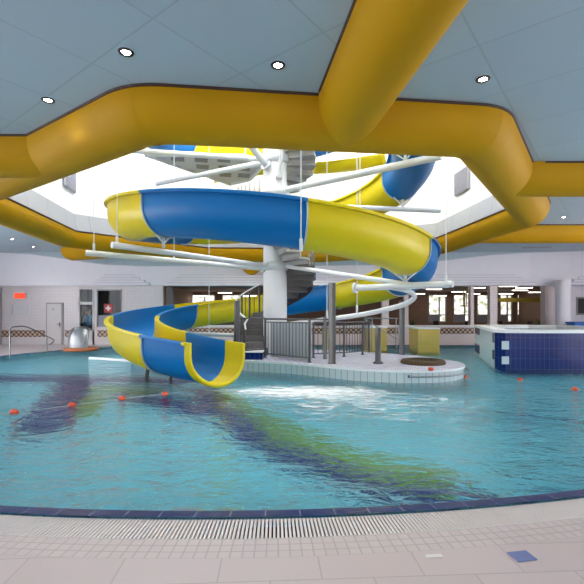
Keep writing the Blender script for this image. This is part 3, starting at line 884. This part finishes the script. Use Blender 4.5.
# mosaic band
def mosaic_mat():
    m, n, l, bs = newmat('brown mosaic'); tc = n.new('ShaderNodeTexCoord')
    mp = n.new('ShaderNodeMapping'); mp.inputs['Rotation'].default_value = (R_(90), 0, 0); l.new(tc.outputs['Object'], mp.inputs['Vector'])
    ck = n.new('ShaderNodeTexChecker'); ck.inputs['Scale'].default_value = 8.6
    ck.inputs['Color1'].default_value = (.10, .05, .03, 1); ck.inputs['Color2'].default_value = (.48, .36, .28, 1)
    l.new(mp.outputs[0], ck.inputs['Vector']); l.new(ck.outputs['Color'], bs.inputs['Base Color']); bs.inputs['Roughness'].default_value = .3
    return m
M['mosaic'] = mosaic_mat()
b = MB()
for (x0, x1) in ((1.5, 45), (65, 78), (97.5, 135)):
    for z0, z1 in ((.62, .74), (.42, .55)):
        bx(b, PX(x0), PX(x1), WY-.006, WY, .40, .74, 'mosaic') if z0 > .6 else None
for (x0, x1) in ((166, 398), (440, 474)):
    bx(b, PX(x0), PX(x1), WY-.006, WY, .55, .86, 'mosaic')
struct(b.build('trim_2'))
# fascia: upright band between wall head and ceiling, lavender white below a curving line and grey above
tops = [(-80, 246), (0, 251), (30, 254), (60, 258), (85, 262), (105, 264.5), (140, 266), (300, 266), (400, 264.5), (430, 262), (460, 258.5), (490, 255), (530, 250.5), (570, 245), (640, 236)]
def fas_y(x): return WY-.25 if x < 540 else WY-.25-(x-540)*.012
rows = [[], [], [], []]
for x, y in tops:
    bd = fas_y(x); X = PX(x, bd); zl = min(CZ-.01, PZ(y, bd))
    rows[0].append((X, WY+.25, 2.95)); rows[1].append((X, bd, 2.95)); rows[2].append((X, bd, zl)); rows[3].append((X, bd, CZ))
b = MB(); b.grid(rows[:3], 'fascia', False); b.grid(rows[2:], 'ceil', False)
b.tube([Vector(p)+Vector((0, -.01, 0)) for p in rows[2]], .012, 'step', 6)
struct(b.build('trim_3'))
# stepped relief on the fascia
def stepped(x0, x1, nm, stepL, stepR):
    b = MB()
    for q in range(4):
        xa, xb = x0+stepL*q, x1-stepR*q; z0 = 2.97+.13*q; h = .13; dep = .16-.036*q
        xs_ = [xa+(xb-xa)*k/8 for k in range(9)]
        f = [(PX(x, fas_y(x)), fas_y(x)-dep) for x in xs_]; bk = [(PX(x, fas_y(x)), fas_y(x)) for x in xs_]
        b.prism(f+bk[::-1], z0, z0+h, 'fascia')
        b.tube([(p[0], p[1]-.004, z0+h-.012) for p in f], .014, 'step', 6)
    return struct(b.build(nm))
stepped(168, 535, 'trim_4', 4, 7)
stepped(95, 150, 'trim_5', 3, 5)
stepped(566, 630, 'trim_6', 6, 0)
t = thing('duct_outlet', at(252, 266, WY-.25), 'small half round yellow duct stub on the fascia just left of the white column', 'duct')
b = MB(); q = at(252, 266, WY-.25); rows = []
for k, dy in enumerate((0, -.5)):
    rows.append([(q.x+.42*cos(R_(180+15*a)), q.y+dy, q.z+.45*sin(R_(180+15*a))) for a in range(13)])
b.grid(rows, 'duct'); b.face(rows[1], 'duct'); b.face([rows[0][0], rows[0][12], rows[1][12], rows[1][0]], 'duct'); part(b, 'shell', t)
b = MB(); b.tube(rows[1], .025, 'duct', 6); part(b, 'end_ring', t)
# corner column left end of cafe and others
def colbox(x0, x1, d, z0, z1, k, label, name='cafe_pillar', dep=.3):
    b = MB(); bx(b, PX(x0, d), PX(x1, d), d, d+dep, z0, z1, k)
    t = thing(name, ((PX(x0, d)+PX(x1, d))/2, d, z0), label, 'pillar', 'pillars of the cafe front')
    part(b, 'shaft', t, bevel=.01)
    b = MB(); bx(b, PX(x0, d)-.02, PX(x1, d)+.02, d-.02, d+dep+.02, z0, z0+.08, k); part(b, 'foot', t)
colbox(166, 172.5, WY+.02, .98, 2.9, 'dark', 'dark pillar at the left end of the cafe opening', 'cafe_pillar')
colbox(382, 389, WY+.02, .98, 2.98, 'ptile', 'pinkish pillar of the cafe front seen behind the dark island posts')
colbox(404.5, 408.5, WY+.02, .98, 2.98, 'ptile', 'narrow pinkish pillar of the cafe front just right of the hairpin pipe')
colbox(470.5, 474, WY+.02, .98, 2.98, 'ptile', 'slim pale pillar of the cafe front above the pale tub side')
colbox(490, 497.5, WY+.02, .98, 2.98, 'ptile', 'wide pinkish pillar of the cafe front above the tub')
colbox(545, 556, WY-.05, 0, 2.98, 'ptile', 'widest pinkish pillar at the right end of the cafe front', dep=.4)
b = MB(); q = at(563, 327, 19.9); b.lathe([(.31, 0), (.31, 3.15)], (q.x, q.y, 0), 'fascia', 24)
solo(b, 'round_column', (q.x, q.y, 0), 'smooth lavender white round column right of the cafe front', 'column')
# window at far right
b = MB(); bx(b, PX(576), PX(600), WY-.04, WY+.02, 1.5, 2.4, 'frame'); fo = struct(b.build('window_1'))
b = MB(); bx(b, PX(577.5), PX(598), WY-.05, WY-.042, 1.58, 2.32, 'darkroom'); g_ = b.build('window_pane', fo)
# blue bin
q = at(580, 328, 19.2); t = thing('storage_bin', (q.x, q.y, .02), 'bright blue plastic bin behind the tub at the right edge', 'bin')
b = MB(); b.box((q.x+.1, q.y, .58), (1.1, .6, 1.1), 'bluebin'); part(b, 'body', t, bevel=.06)
b = MB(); b.box((q.x+.1, q.y, 1.15), (1.16, .66, .10), 'bluebin'); part(b, 'lid', t, bevel=.04)

# cafe room
CD = 31.5
b = MB(); bx(b, CX0-1, X1+1, WY+.2, CD+.2, .0, .05, 'cafe_floor'); struct(b.build('floor_cafe'))
b = MB(); bx(b, CX0-1, X1+1, WY+.2, CD+.2, 3.2, 3.3, 'cafe_ceil'); struct(b.build('ceiling_cafe'))
b = MB()
wins = [(428.5, 446), (453.5, 471.5), (477, 497), (500, 512), (517, 530), (533, 545), (188, 215), (222, 258)]
xs = sorted([(PX(a, CD), PX(c, CD)) for a, c in wins])
cur = CX0-2
zb, zt = .95, 2.95
for a_, c_ in xs:
    bx(b, cur, a_, CD, CD+.2, 0, 3.25, 'brown'); bx(b, a_, c_, CD, CD+.2, 0, zb, 'brown'); bx(b, a_, c_, CD, CD+.2, zt, 3.25, 'brown'); cur = c_
bx(b, cur, X1+3, CD, CD+.2, 0, 3.25, 'brown')
bx(b, CX0-1.1, CX0-1, WY+.2, CD, 0, 3.25, 'brown'); bx(b, X1+1, X1+1.1, WY+.2, CD, 0, 3.25, 'brown')
struct(b.build('wall_cafe'))
for i, (a_, c_) in enumerate(xs):
    b = MB(); bx(b, a_, c_, CD+.1, CD+.12, zb, zt, 'outdoor'); w = struct(b.build('window_%d' % (i+2)))
    b = MB(); bx(b, a_-.03, c_+.03, CD-.03, CD+.1, zb-.05, zb+.03, 'frame'); bx(b, a_-.03, c_+.03, CD-.03, CD+.1, zt-.03, zt+.05, 'frame')
    bx(b, a_-.03, a_+.05, CD-.03, CD+.1, zb, zt, 'frame'); bx(b, c_-.05, c_+.03, CD-.03, CD+.1, zb, zt, 'frame')
    m_ = a_+(c_-a_)*.62; bx(b, m_-.04, m_+.04, CD-.03, CD+.1, zb, zt, 'frame'); bx(b, a_, c_, CD-.02, CD+.1, 1.42, 1.50, 'frame'); bx(b, a_, m_, CD-.01, CD+.1, zb, 1.42, 'louvre')
    b.build('window_frame', w)
# ceiling strip lamps
spots = [(434, 289.5), (459, 292), (440, 296), (477, 288), (473, 294), (418, 294), (508, 286.5), (524, 288), (520, 290.5), (506, 294), (536, 292.5), (200, 296), (225, 293), (250, 296)]
for i, (x, y) in enumerate(spots):
    d = 23.0+ (y-286)*.75; z = min(3.17, PZ(y, d)); d = (z-EYE)*F/(HZ-y); z = min(z, 3.18)
    b = MB(); p = Vector((PX(x, d), d, z)); 
    names = ['above the window nearest the hairpin pipe', 'above the second cafe window', 'low between the first two windows', 'above the slim pale pillar', 'just left of the slim pale pillar, lower', 'furthest left beside the hairpin pipe', 'in the right cafe bay, topmost', 'in the right cafe bay, second from the top', 'in the right cafe bay, lower middle', 'in the right cafe bay, low at left', 'in the right cafe bay, beside the widest pillar', 'behind the slide, left of three', 'behind the slide, middle of three', 'behind the slide, right of three']
    t = thing('strip_light', p, 'warm strip light on the cafe ceiling, '+names[i], 'ceiling light', 'cafe strip lights')
    b.box(p+Vector((0, 0, .05)), (.95, .26, .06), 'wframe'); part(b, 'housing', t)
    b = MB(); b.box(p+Vector((0, 0, .01)), (.9, .22, .03), 'tube'); part(b, 'diffuser', t)
# cafe furniture
def chair_set(x, d, n):
    px = PX(x, d)
    t = thing('cafe_table', (px, d, .05), 'dark cafe table '+n, 'table', 'cafe tables')
    b = MB(); b.lathe([(.001, .76), (.42, .76), (.42, .80), (.001, .80)], (px, d, 0), 'chair', 20); part(b, 'table_top', t)
    b = MB(); b.lathe([(.25, .05), (.25, .08), (.04, .12), (.04, .76)], (px, d, 0), 'dark', 14); part(b, 'pedestal', t)
    for sx, sd in ((-1, 'left'), (1, 'right')):
        cx = px+sx*.62
        c_ = thing('cafe_chair', (cx, d, .05), 'dark chair %s of the table %s' % (sd, n), 'chair', 'cafe chairs')
        b = MB(); b.box((cx, d, .50), (.42, .42, .05), 'chair'); part(b, 'seat', c_, bevel=.01)
        b = MB(); b.box((cx+sx*.2, d, .85), (.04, .42, .62), 'chair'); part(b, 'backrest', c_, bevel=.01)
        for lx in (-.18, .18):
            for ly in (-.18, .18):
                b = MB(); b.tube([(cx+lx, d+ly, .05), (cx+lx, d+ly, .48)], .02, 'chair', 6); part(b, 'leg', c_)
chair_set(420, 23.2, 'below the first cafe window')
chair_set(452, 23.2, 'between the first two cafe windows')
chair_set(483, 23.2, 'between slim and wide pillars')
chair_set(515, 23.2, 'in the right cafe bay')
def plant(x, d, label, h=.9):
    px = PX(x, d); t = thing('potted_plant', (px, d, .05), label, 'plant', 'cafe plants')
    b = MB(); b.lathe([(.001, .05), (.16, .05), (.22, .42), (.24, .45), (.18, .45), (.001, .42)], (px, d, 0), 'pot', 16); part(b, 'pot', t)
    b = MB()
    for q in range(46):
        a = random.uniform(0, 2*pi); e = random.uniform(.1, 1.3); ln = random.uniform(.4, 1)*h
        base = Vector((px, d, .45)); tip = base+Vector((cos(a)*cos(e)*ln*.6, sin(a)*cos(e)*ln*.6, sin(e)*ln))
        mid = base.lerp(tip, .55)+Vector((0, 0, .08)); sd = Vector((-sin(a), cos(a), 0))*.05
        b.face([base, mid-sd, tip, mid+sd], 'plant')
    part(b, 'foliage', t)
plant(541, 23.0, 'bushy green plant in a pot beside the widest pillar', 1.1)
plant(466, 24.5, 'green potted plant near the slim pale pillar', .9)
plant(412, 24.5, 'green potted plant behind the dark island post', .9)
b = MB(); bx(b, PX(499, 24), PX(546, 24), 24, 24.25, PZ(302, 24), PZ(298, 24), 'yellowp'); solo(b, 'cross_beam', (PX(522, 24), 24.1, PZ(300, 24)), 'olive yellow beam spanning the right cafe bay', 'beam')
t = thing('pendant_frame', at(465, 305, 24), 'thin yellow hanging frame in the middle cafe bay', 'pendant')
for x in (463.5, 466.5):
    b = MB(); p = at(x, 306, 24); b.tube([p, (p.x, p.y, 3.2)], .03, 'yellowp', 8); part(b, 'bar', t)
b = MB(); b.tube([at(460, 306, 24), at(471, 306, 24)], .03, 'yellowp', 8); part(b, 'cross_bar', t)

# ------------------------------------------------------------------ left wall furniture
# door
dx0, dx1 = PX(46.5), PX(63.5)
b = MB(); bx(b, dx0, dx1, WY-.05, WY, 0.02, 2.12, 'frame'); dr = struct(b.build('door_1'))
b = MB(); bx(b, dx0+.07, dx1-.07, WY-.075, WY-.05, .03, 2.05, 'door'); b.build('door_leaf', dr)
b = MB(); b.box(((dx0+dx1)/2-.05, WY-.08, 1.78), (.09, .01, .09), 'frame'); b.build('door_sign', dr)
b = MB(); b.tube([(dx1-.14, WY-.08, 1.05), (dx1-.14, WY-.13, 1.05), (dx1-.26, WY-.13, 1.05)], .015, 'dark', 8); b.box((dx1-.14, WY-.08, 1.02), (.05, .012, .22), 'dark'); b.build('door_handle', dr)
# glazed door with transom
b = MB()
fr_ = .07
for (x0, x1, z0, z1) in ((doorX0, doorX0+fr_, .02, 2.85), (doorX1-fr_, doorX1, .02, 2.85), (doorX0, doorX1, 2.78, 2.85), (doorX0, doorX1, 2.02, 2.16), (doorX0, doorX1, .02, .75)):
    bx(b, x0, x1, WY-.03, WY+.08, z0, z1, 'wframe')
d2 = struct(b.build('door_2'))
b = MB(); bx(b, doorX0+fr_, doorX1-fr_, WY+.02, WY+.03, .75, 2.02, 'glass'); b.build('door_pane', d2)
b = MB(); bx(b, doorX0+fr_, doorX1-fr_, WY+.02, WY+.03, 2.16, 2.78, 'glass'); b.build('transom_pane', d2)
b = MB(); b.tube([(doorX1-.04, WY-.05, 1.0), (doorX1-.04, WY-.1, 1.0), (doorX1-.16, WY-.1, 1.0)], .015, 'dark', 8); b.build('door_handle', d2)
# window with first aid cross
b = MB()
for (x0, x1, z0, z1) in ((winX0, winX0+.05, .9, 2.78), (winX1-.05, winX1, .9, 2.78), (winX0, winX1, 2.72, 2.78), (winX0, winX1, .9, .96), (winX0, winX1, 1.42, 1.48)):
    bx(b, x0, x1, WY-.03, WY+.08, z0, z1, 'frame')
w1 = struct(b.build('window_10'))
b = MB(); bx(b, winX0+.05, winX1-.05, WY+.02, WY+.03, 1.48, 2.72, 'glass'); b.build('window_pane', w1)
b = MB(); bx(b, winX0+.05, winX1-.05, WY+.02, WY+.03, .96, 1.42, 'louvre'); b.build('window_panel', w1)
c_ = Vector((PX(108.3), WY+.005, PZ(308.3)))
t = thing('first_aid_sign', c_, 'square red first aid sign with white cross on the dark window', 'sign')
b = MB(); b.box(c_, (.42, .012, .42), 'red'); part(b, 'sign_board', t)
b = MB(); b.box(c_+Vector((0, -.008, 0)), (.26, .006, .08), 'cross'); b.box(c_+Vector((0, -.008, 0)), (.08, .0061, .26), 'cross'); part(b, 'white_cross', t)
# office room behind
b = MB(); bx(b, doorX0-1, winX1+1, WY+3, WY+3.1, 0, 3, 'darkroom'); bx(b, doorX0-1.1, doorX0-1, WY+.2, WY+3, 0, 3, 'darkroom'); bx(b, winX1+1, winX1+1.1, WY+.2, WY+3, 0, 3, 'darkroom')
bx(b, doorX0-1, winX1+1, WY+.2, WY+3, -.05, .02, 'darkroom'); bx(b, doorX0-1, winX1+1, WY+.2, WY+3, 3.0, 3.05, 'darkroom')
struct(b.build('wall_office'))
# exit style sign, plaque
c_ = Vector((PX(21), WY-.05, PZ(295.8))); t = thing('exit_sign', c_, 'glowing orange red exit sign box on the pale tiled wall', 'sign')
b = MB(); b.box(c_, (.56, .09, .28), 'wframe'); part(b, 'box', t)
b = MB(); b.box(c_+Vector((0, -.05, 0)), (.54, .012, .26), 'sign'); part(b, 'lit_face', t, 'lit orange red face')
c_ = Vector((PX(20), WY-.012, PZ(309.5))); t = thing('wall_plaque', c_, 'pale grey notice board below the orange sign', 'notice board')
b = MB(); b.box(c_, (.78, .018, .5), 'plaque'); part(b, 'board', t)
b = MB(); b.box(c_+Vector((-.37, -.012, 0)), (.03, .012, .5), 'frame'); part(b, 'edge_bar', t)
# dark door edge at far left
b = MB(); bx(b, PX(-22), PX(2), WY-.06, WY, .02, 2.85, 'frame'); d3 = struct(b.build('door_3'))
b = MB(); bx(b, PX(-20), PX(.6), WY-.08, WY-.06, .04, 2.75, 'darkroom'); b.build('door_leaf', d3)

# person behind the glass door
px, py = PX(83), WY+.55
per = bpy.data.meshes.new('person')
J = {'pel': (0, 0, .92), 'sp': (0, 0, 1.12), 'ch': (0, 0, 1.34), 'nk': (0, 0, 1.50), 'hd': (0, -.02, 1.62), 'ht': (0, -.01, 1.72),
     'hl': (-.09, 0, .88), 'kl': (-.10, -.02, .48), 'al': (-.10, .03, .09), 'tl': (-.11, -.12, .05), 'hr': (.09, 0, .88), 'kr': (.10, -.02, .48), 'ar': (.10, .03, .09), 'tr': (.11, -.12, .05),
     'sl': (-.19, 0, 1.42), 'el': (-.24, .02, 1.15), 'wl': (-.22, -.10, .92), 'fl': (-.21, -.14, .82), 'sr': (.19, 0, 1.42), 'er': (.25, .01, 1.15), 'wr': (.20, -.16, 1.0), 'fr': (.15, -.24, .98)}
ks = list(J); E = [('pel', 'sp'), ('sp', 'ch'), ('ch', 'nk'), ('nk', 'hd'), ('hd', 'ht'), ('pel', 'hl'), ('hl', 'kl'), ('kl', 'al'), ('al', 'tl'), ('pel', 'hr'), ('hr', 'kr'), ('kr', 'ar'), ('ar', 'tr'), ('ch', 'sl'), ('sl', 'el'), ('el', 'wl'), ('wl', 'fl'), ('ch', 'sr'), ('sr', 'er'), ('er', 'wr'), ('wr', 'fr')]
rad = {'pel': .15, 'sp': .14, 'ch': .16, 'nk': .06, 'hd': .10, 'ht': .075, 'hl': .10, 'kl': .065, 'al': .045, 'tl': .04, 'sl': .075, 'el': .05, 'wl': .035, 'fl': .035}
per.from_pydata([J[k] for k in ks], [(ks.index(a), ks.index(c)) for a, c in E], [])
po = bpy.data.objects.new('person', per); COL.objects.link(po); po.location = (px, py, .02)
sk = po.modifiers.new('skin', 'SKIN'); sk.use_smooth_shade = True
for i, k in enumerate(ks):
    r_ = rad.get(k) or rad[k[:-1]+'l']; sv = per.skin_vertices[0].data[i]; sv.radius = (r_, r_*.85); sv.use_root = (k == 'pel')
ss = po.modifiers.new('sub', 'SUBSURF'); ss.levels = 1; ss.render_levels = 1
def person_mat():
    m, n, l, bs = newmat('person clothes'); tc = n.new('ShaderNodeTexCoord'); sp = n.new('ShaderNodeSeparateXYZ'); l.new(tc.outputs['Object'], sp.inputs[0])
    rp = n.new('ShaderNodeValToRGB'); rp.color_ramp.interpolation = 'CONSTANT'
    dv = n.new('ShaderNodeMath'); dv.operation = 'DIVIDE'; dv.inputs[1].default_value = 2.0; l.new(sp.outputs['Z'], dv.inputs[0])
    l.new(dv.outputs[0], rp.inputs[0]); e = rp.color_ramp.elements
    e[0].position = 0; e[0].color = (.03, .03, .04, 1); e[1].position = .47; e[1].color = (.02, .30, .55, 1)
    x = e.new(.745); x.color = (.60, .40, .33, 1)
    l.new(rp.outputs[0], bs.inputs['Base Color']); bs.inputs['Roughness'].default_value = .8; return m
per.materials.append(person_mat())
tag(po, 'person in a bright blue shirt standing behind the glass door', 'person')
b = MB(); b.lathe([(.125, 1.64), (.12, 1.70), (.09, 1.76), (.001, 1.78)], (0, .0, 0), 'hair', 14); b.build('hair', po)

# ------------------------------------------------------------------ stainless water hood at far left pool edge
hc = atz(81, 350.5, .05)
t = thing('water_spout', hc, 'stainless steel curved water spout hood on an orange base at the far left pool edge', 'water spout')
b = MB(); b.lathe([(.001, .0), (.66, .0), (.68, .06), (.62, .13), (.001, .13)], hc, 'wood', 24); part(b, 'base', t, 'orange brown round base')
b = MB(); rows = []
W = .40
for q in range(15):
    a = R_(-5+q*7.5); y, z = -.38*cos(a)+.0, .12+.88*sin(a)
    fl = 1-.25*(q/14)**3
    rows.append([Vector((hc.x+sx*W*fl-(.10*(1-abs(sx)) if 0 else 0), hc.y+y+.10*abs(sx)**3, hc.z+z-.10*abs(sx)**4*(q/14))) for sx in (-1, -.8, -.5, -.2, 0, .2, .5, .8, 1)])
b.grid(rows, 'steel', True); b2_rows = [[p+Vector((0, .03, -.01)) for p in r] for r in rows]; b.grid(b2_rows[::-1], 'steel', True)
part(b, 'hood', t)
b = MB(); b.box(hc+Vector((0, -.33, .32)), (.62, .05, .07), 'steel'); part(b, 'outlet_lip', t, bevel=.01)
for sx in (-1, 1):
    b = MB(); b.tube([rows[i][0 if sx < 0 else 8] for i in range(15)], .025, 'steel', 8); part(b, 'hood_edge', t)
# hand rail at far left pool edge
p1, p2, p3, p4, p5 = at(10, 327, 14.8), at(27, 327, 15.9), at(47, 336.5, 17.0), at(54, 340.5, 17.3), at(49, 345, 17.0)
t = thing('pool_handrail', (p1.x, p1.y, 0), 'stainless steel pool entry handrail at the far left edge', 'handrail')
b = MB(); b.tube([(p1.x, p1.y, 0), (p1.x, p1.y, p1.z-.08), (p1.x+.02, p1.y+.1, p1.z)]+spline([p1+Vector((.02, .3, 0)), p2, p3, p4, p5], 5), .024, 'steel', 8); part(b, 'rail', t)
b = MB(); b.tube([(p3.x, p3.y, 0), p3], .022, 'steel', 8); part(b, 'leg', t)
# white low boom
pa, pb = atz(90, 358.5, .0), atz(132, 361.5, .0)
b = MB(); b.tube([pa, pb], .06, 'rim', 10); solo(b, 'floating_boom', pa, 'white floating boom on the water left of the lower slide', 'boom')

# ------------------------------------------------------------------ float lines
def floatline(pix, label, ends):
    P = [atz(x, y, .02) for x, y in pix]
    full = [Vector(ends[0])]+P+[Vector(ends[1])]
    t = thing('float_line', P[0], label, 'float line')
    b = MB(); b.tube(spline([Vector((p.x, p.y, .0)) for p in full], 6), .005, 'rope', 6); part(b, 'rope', t)
    for p in P:
        b = MB(); b.lathe([(.001, .055), (.035, .047), (.062, .018), (.062, -.018), (.03, -.05), (.001, -.05)], (p.x, p.y, 0), 'floatr', 12); part(b, 'float', t)
floatline([(14, 411), (72, 404), (122, 397.5), (165, 393)], 'rope with red floats across the left of the pool in front of the slide', ((-5.4, 6.2, -.02), (-2.1, 8.75, -.02)))
floatline([(465, 376.5), (520, 379), (575, 388.5)], 'rope with red floats between the island and the blue tub', ((4.35, 10.75, .0), (7.0, 8.2, -.02)))

# ------------------------------------------------------------------ grey louvres on the atrium walls
def louvre(p, rz, label):
    t = thing('wall_louvre', p, label, 'vent', 'grey louvres high in the skylight')
    b = MB(); b.box(p, (.06, 1.0, .8), 'frame', rz); part(b, 'frame', t)
    b = MB()
    for q in range(8): b.box(Vector(p)+Vector((0, 0, -.34+.097*q)), (.10, .92, .05), 'louvre', rz)
    part(b, 'slats', t)
louvre(at(461.5, 181, 14.87), R_(5), 'grey louvre high on the right skylight wall')
lw = at(72, 178, 15.0); lw.x = -7.92
louvre(lw, R_(9), 'grey louvre high on the left skylight wall, partly hidden by the duct')

# ------------------------------------------------------------------ remaining room shell, with added glowing fill windows
b = MB(); bx(b, X0-.2, X0, Y0, 22, -.1, CZ, 'wallw'); struct(b.build('wall_left'))
b = MB(); bx(b, X1, X1+.2, Y0, 22, -.1, CZ, 'wallw'); struct(b.build('wall_right'))
b = MB(); bx(b, X0, X1, Y0-.2, Y0, -.1, CZ, 'wallw'); struct(b.build('wall_front'))
for i, x in enumerate((-9, 0, 9)):  # unseen glowing windows, added behind the camera to brighten the near deck
    b = MB(); bx(b, x-3.6, x+3.6, Y0, Y0+.03, .9, 3.9, 'fillfront'); w = struct(b.build('window_%d' % (20+i)))
    b = MB()
    for q in range(5): b.box((x-3.6+1.8*q, Y0+.05, 2.4), (.1, .08, 3.1), 'wframe')
    b.build('window_frame', w)
for i, (sx, y) in enumerate(((-1, 2), (-1, 11), (1, 2), (1, 11))):  # invented glowing side windows out of view, there to light the back fascia
    xx = X0 if sx < 0 else X1
    b = MB(); bx(b, xx, xx-sx*.03, y-2.6 if y > 15 else y-3.5, y+2.6 if y > 15 else y+3.5, .9, 4.3, 'fillside'); w = struct(b.build('window_%d' % (30+i)))
    b = MB()
    for q in range(5): b.box((xx-sx*.05, y-3.5+1.75*q, 2.25), (.08, .1, 2.8), 'wframe')
    b.build('window_frame', w)

# ------------------------------------------------------------------ world, camera, view
w = bpy.data.worlds.new('World'); S.world = w; w.use_nodes = True
w.node_tree.nodes['Background'].inputs[0].default_value = (.8, .9, 1, 1); w.node_tree.nodes['Background'].inputs[1].default_value = .3
cd = bpy.data.cameras.new('Camera'); co = bpy.data.objects.new('Camera', cd); COL.objects.link(co)
co.location = (0, 0, EYE); co.rotation_euler = (R_(90), 0, 0)
cd.sensor_width = 36; cd.lens = 36*F/584; cd.shift_y = (HZ-292)/584; cd.clip_end = 200
S.camera = co
S.view_settings.view_transform = 'Standard'; S.view_settings.look = 'None'; S.view_settings.gamma = 1
S.view_settings.use_curve_mapping = False; S.view_settings.exposure = 0.7
S.cycles.use_denoising = True
S.cycles.max_bounces = 8; S.cycles.diffuse_bounces = 5; S.cycles.transparent_max_bounces = 12
S.cycles.sample_clamp_indirect = 10
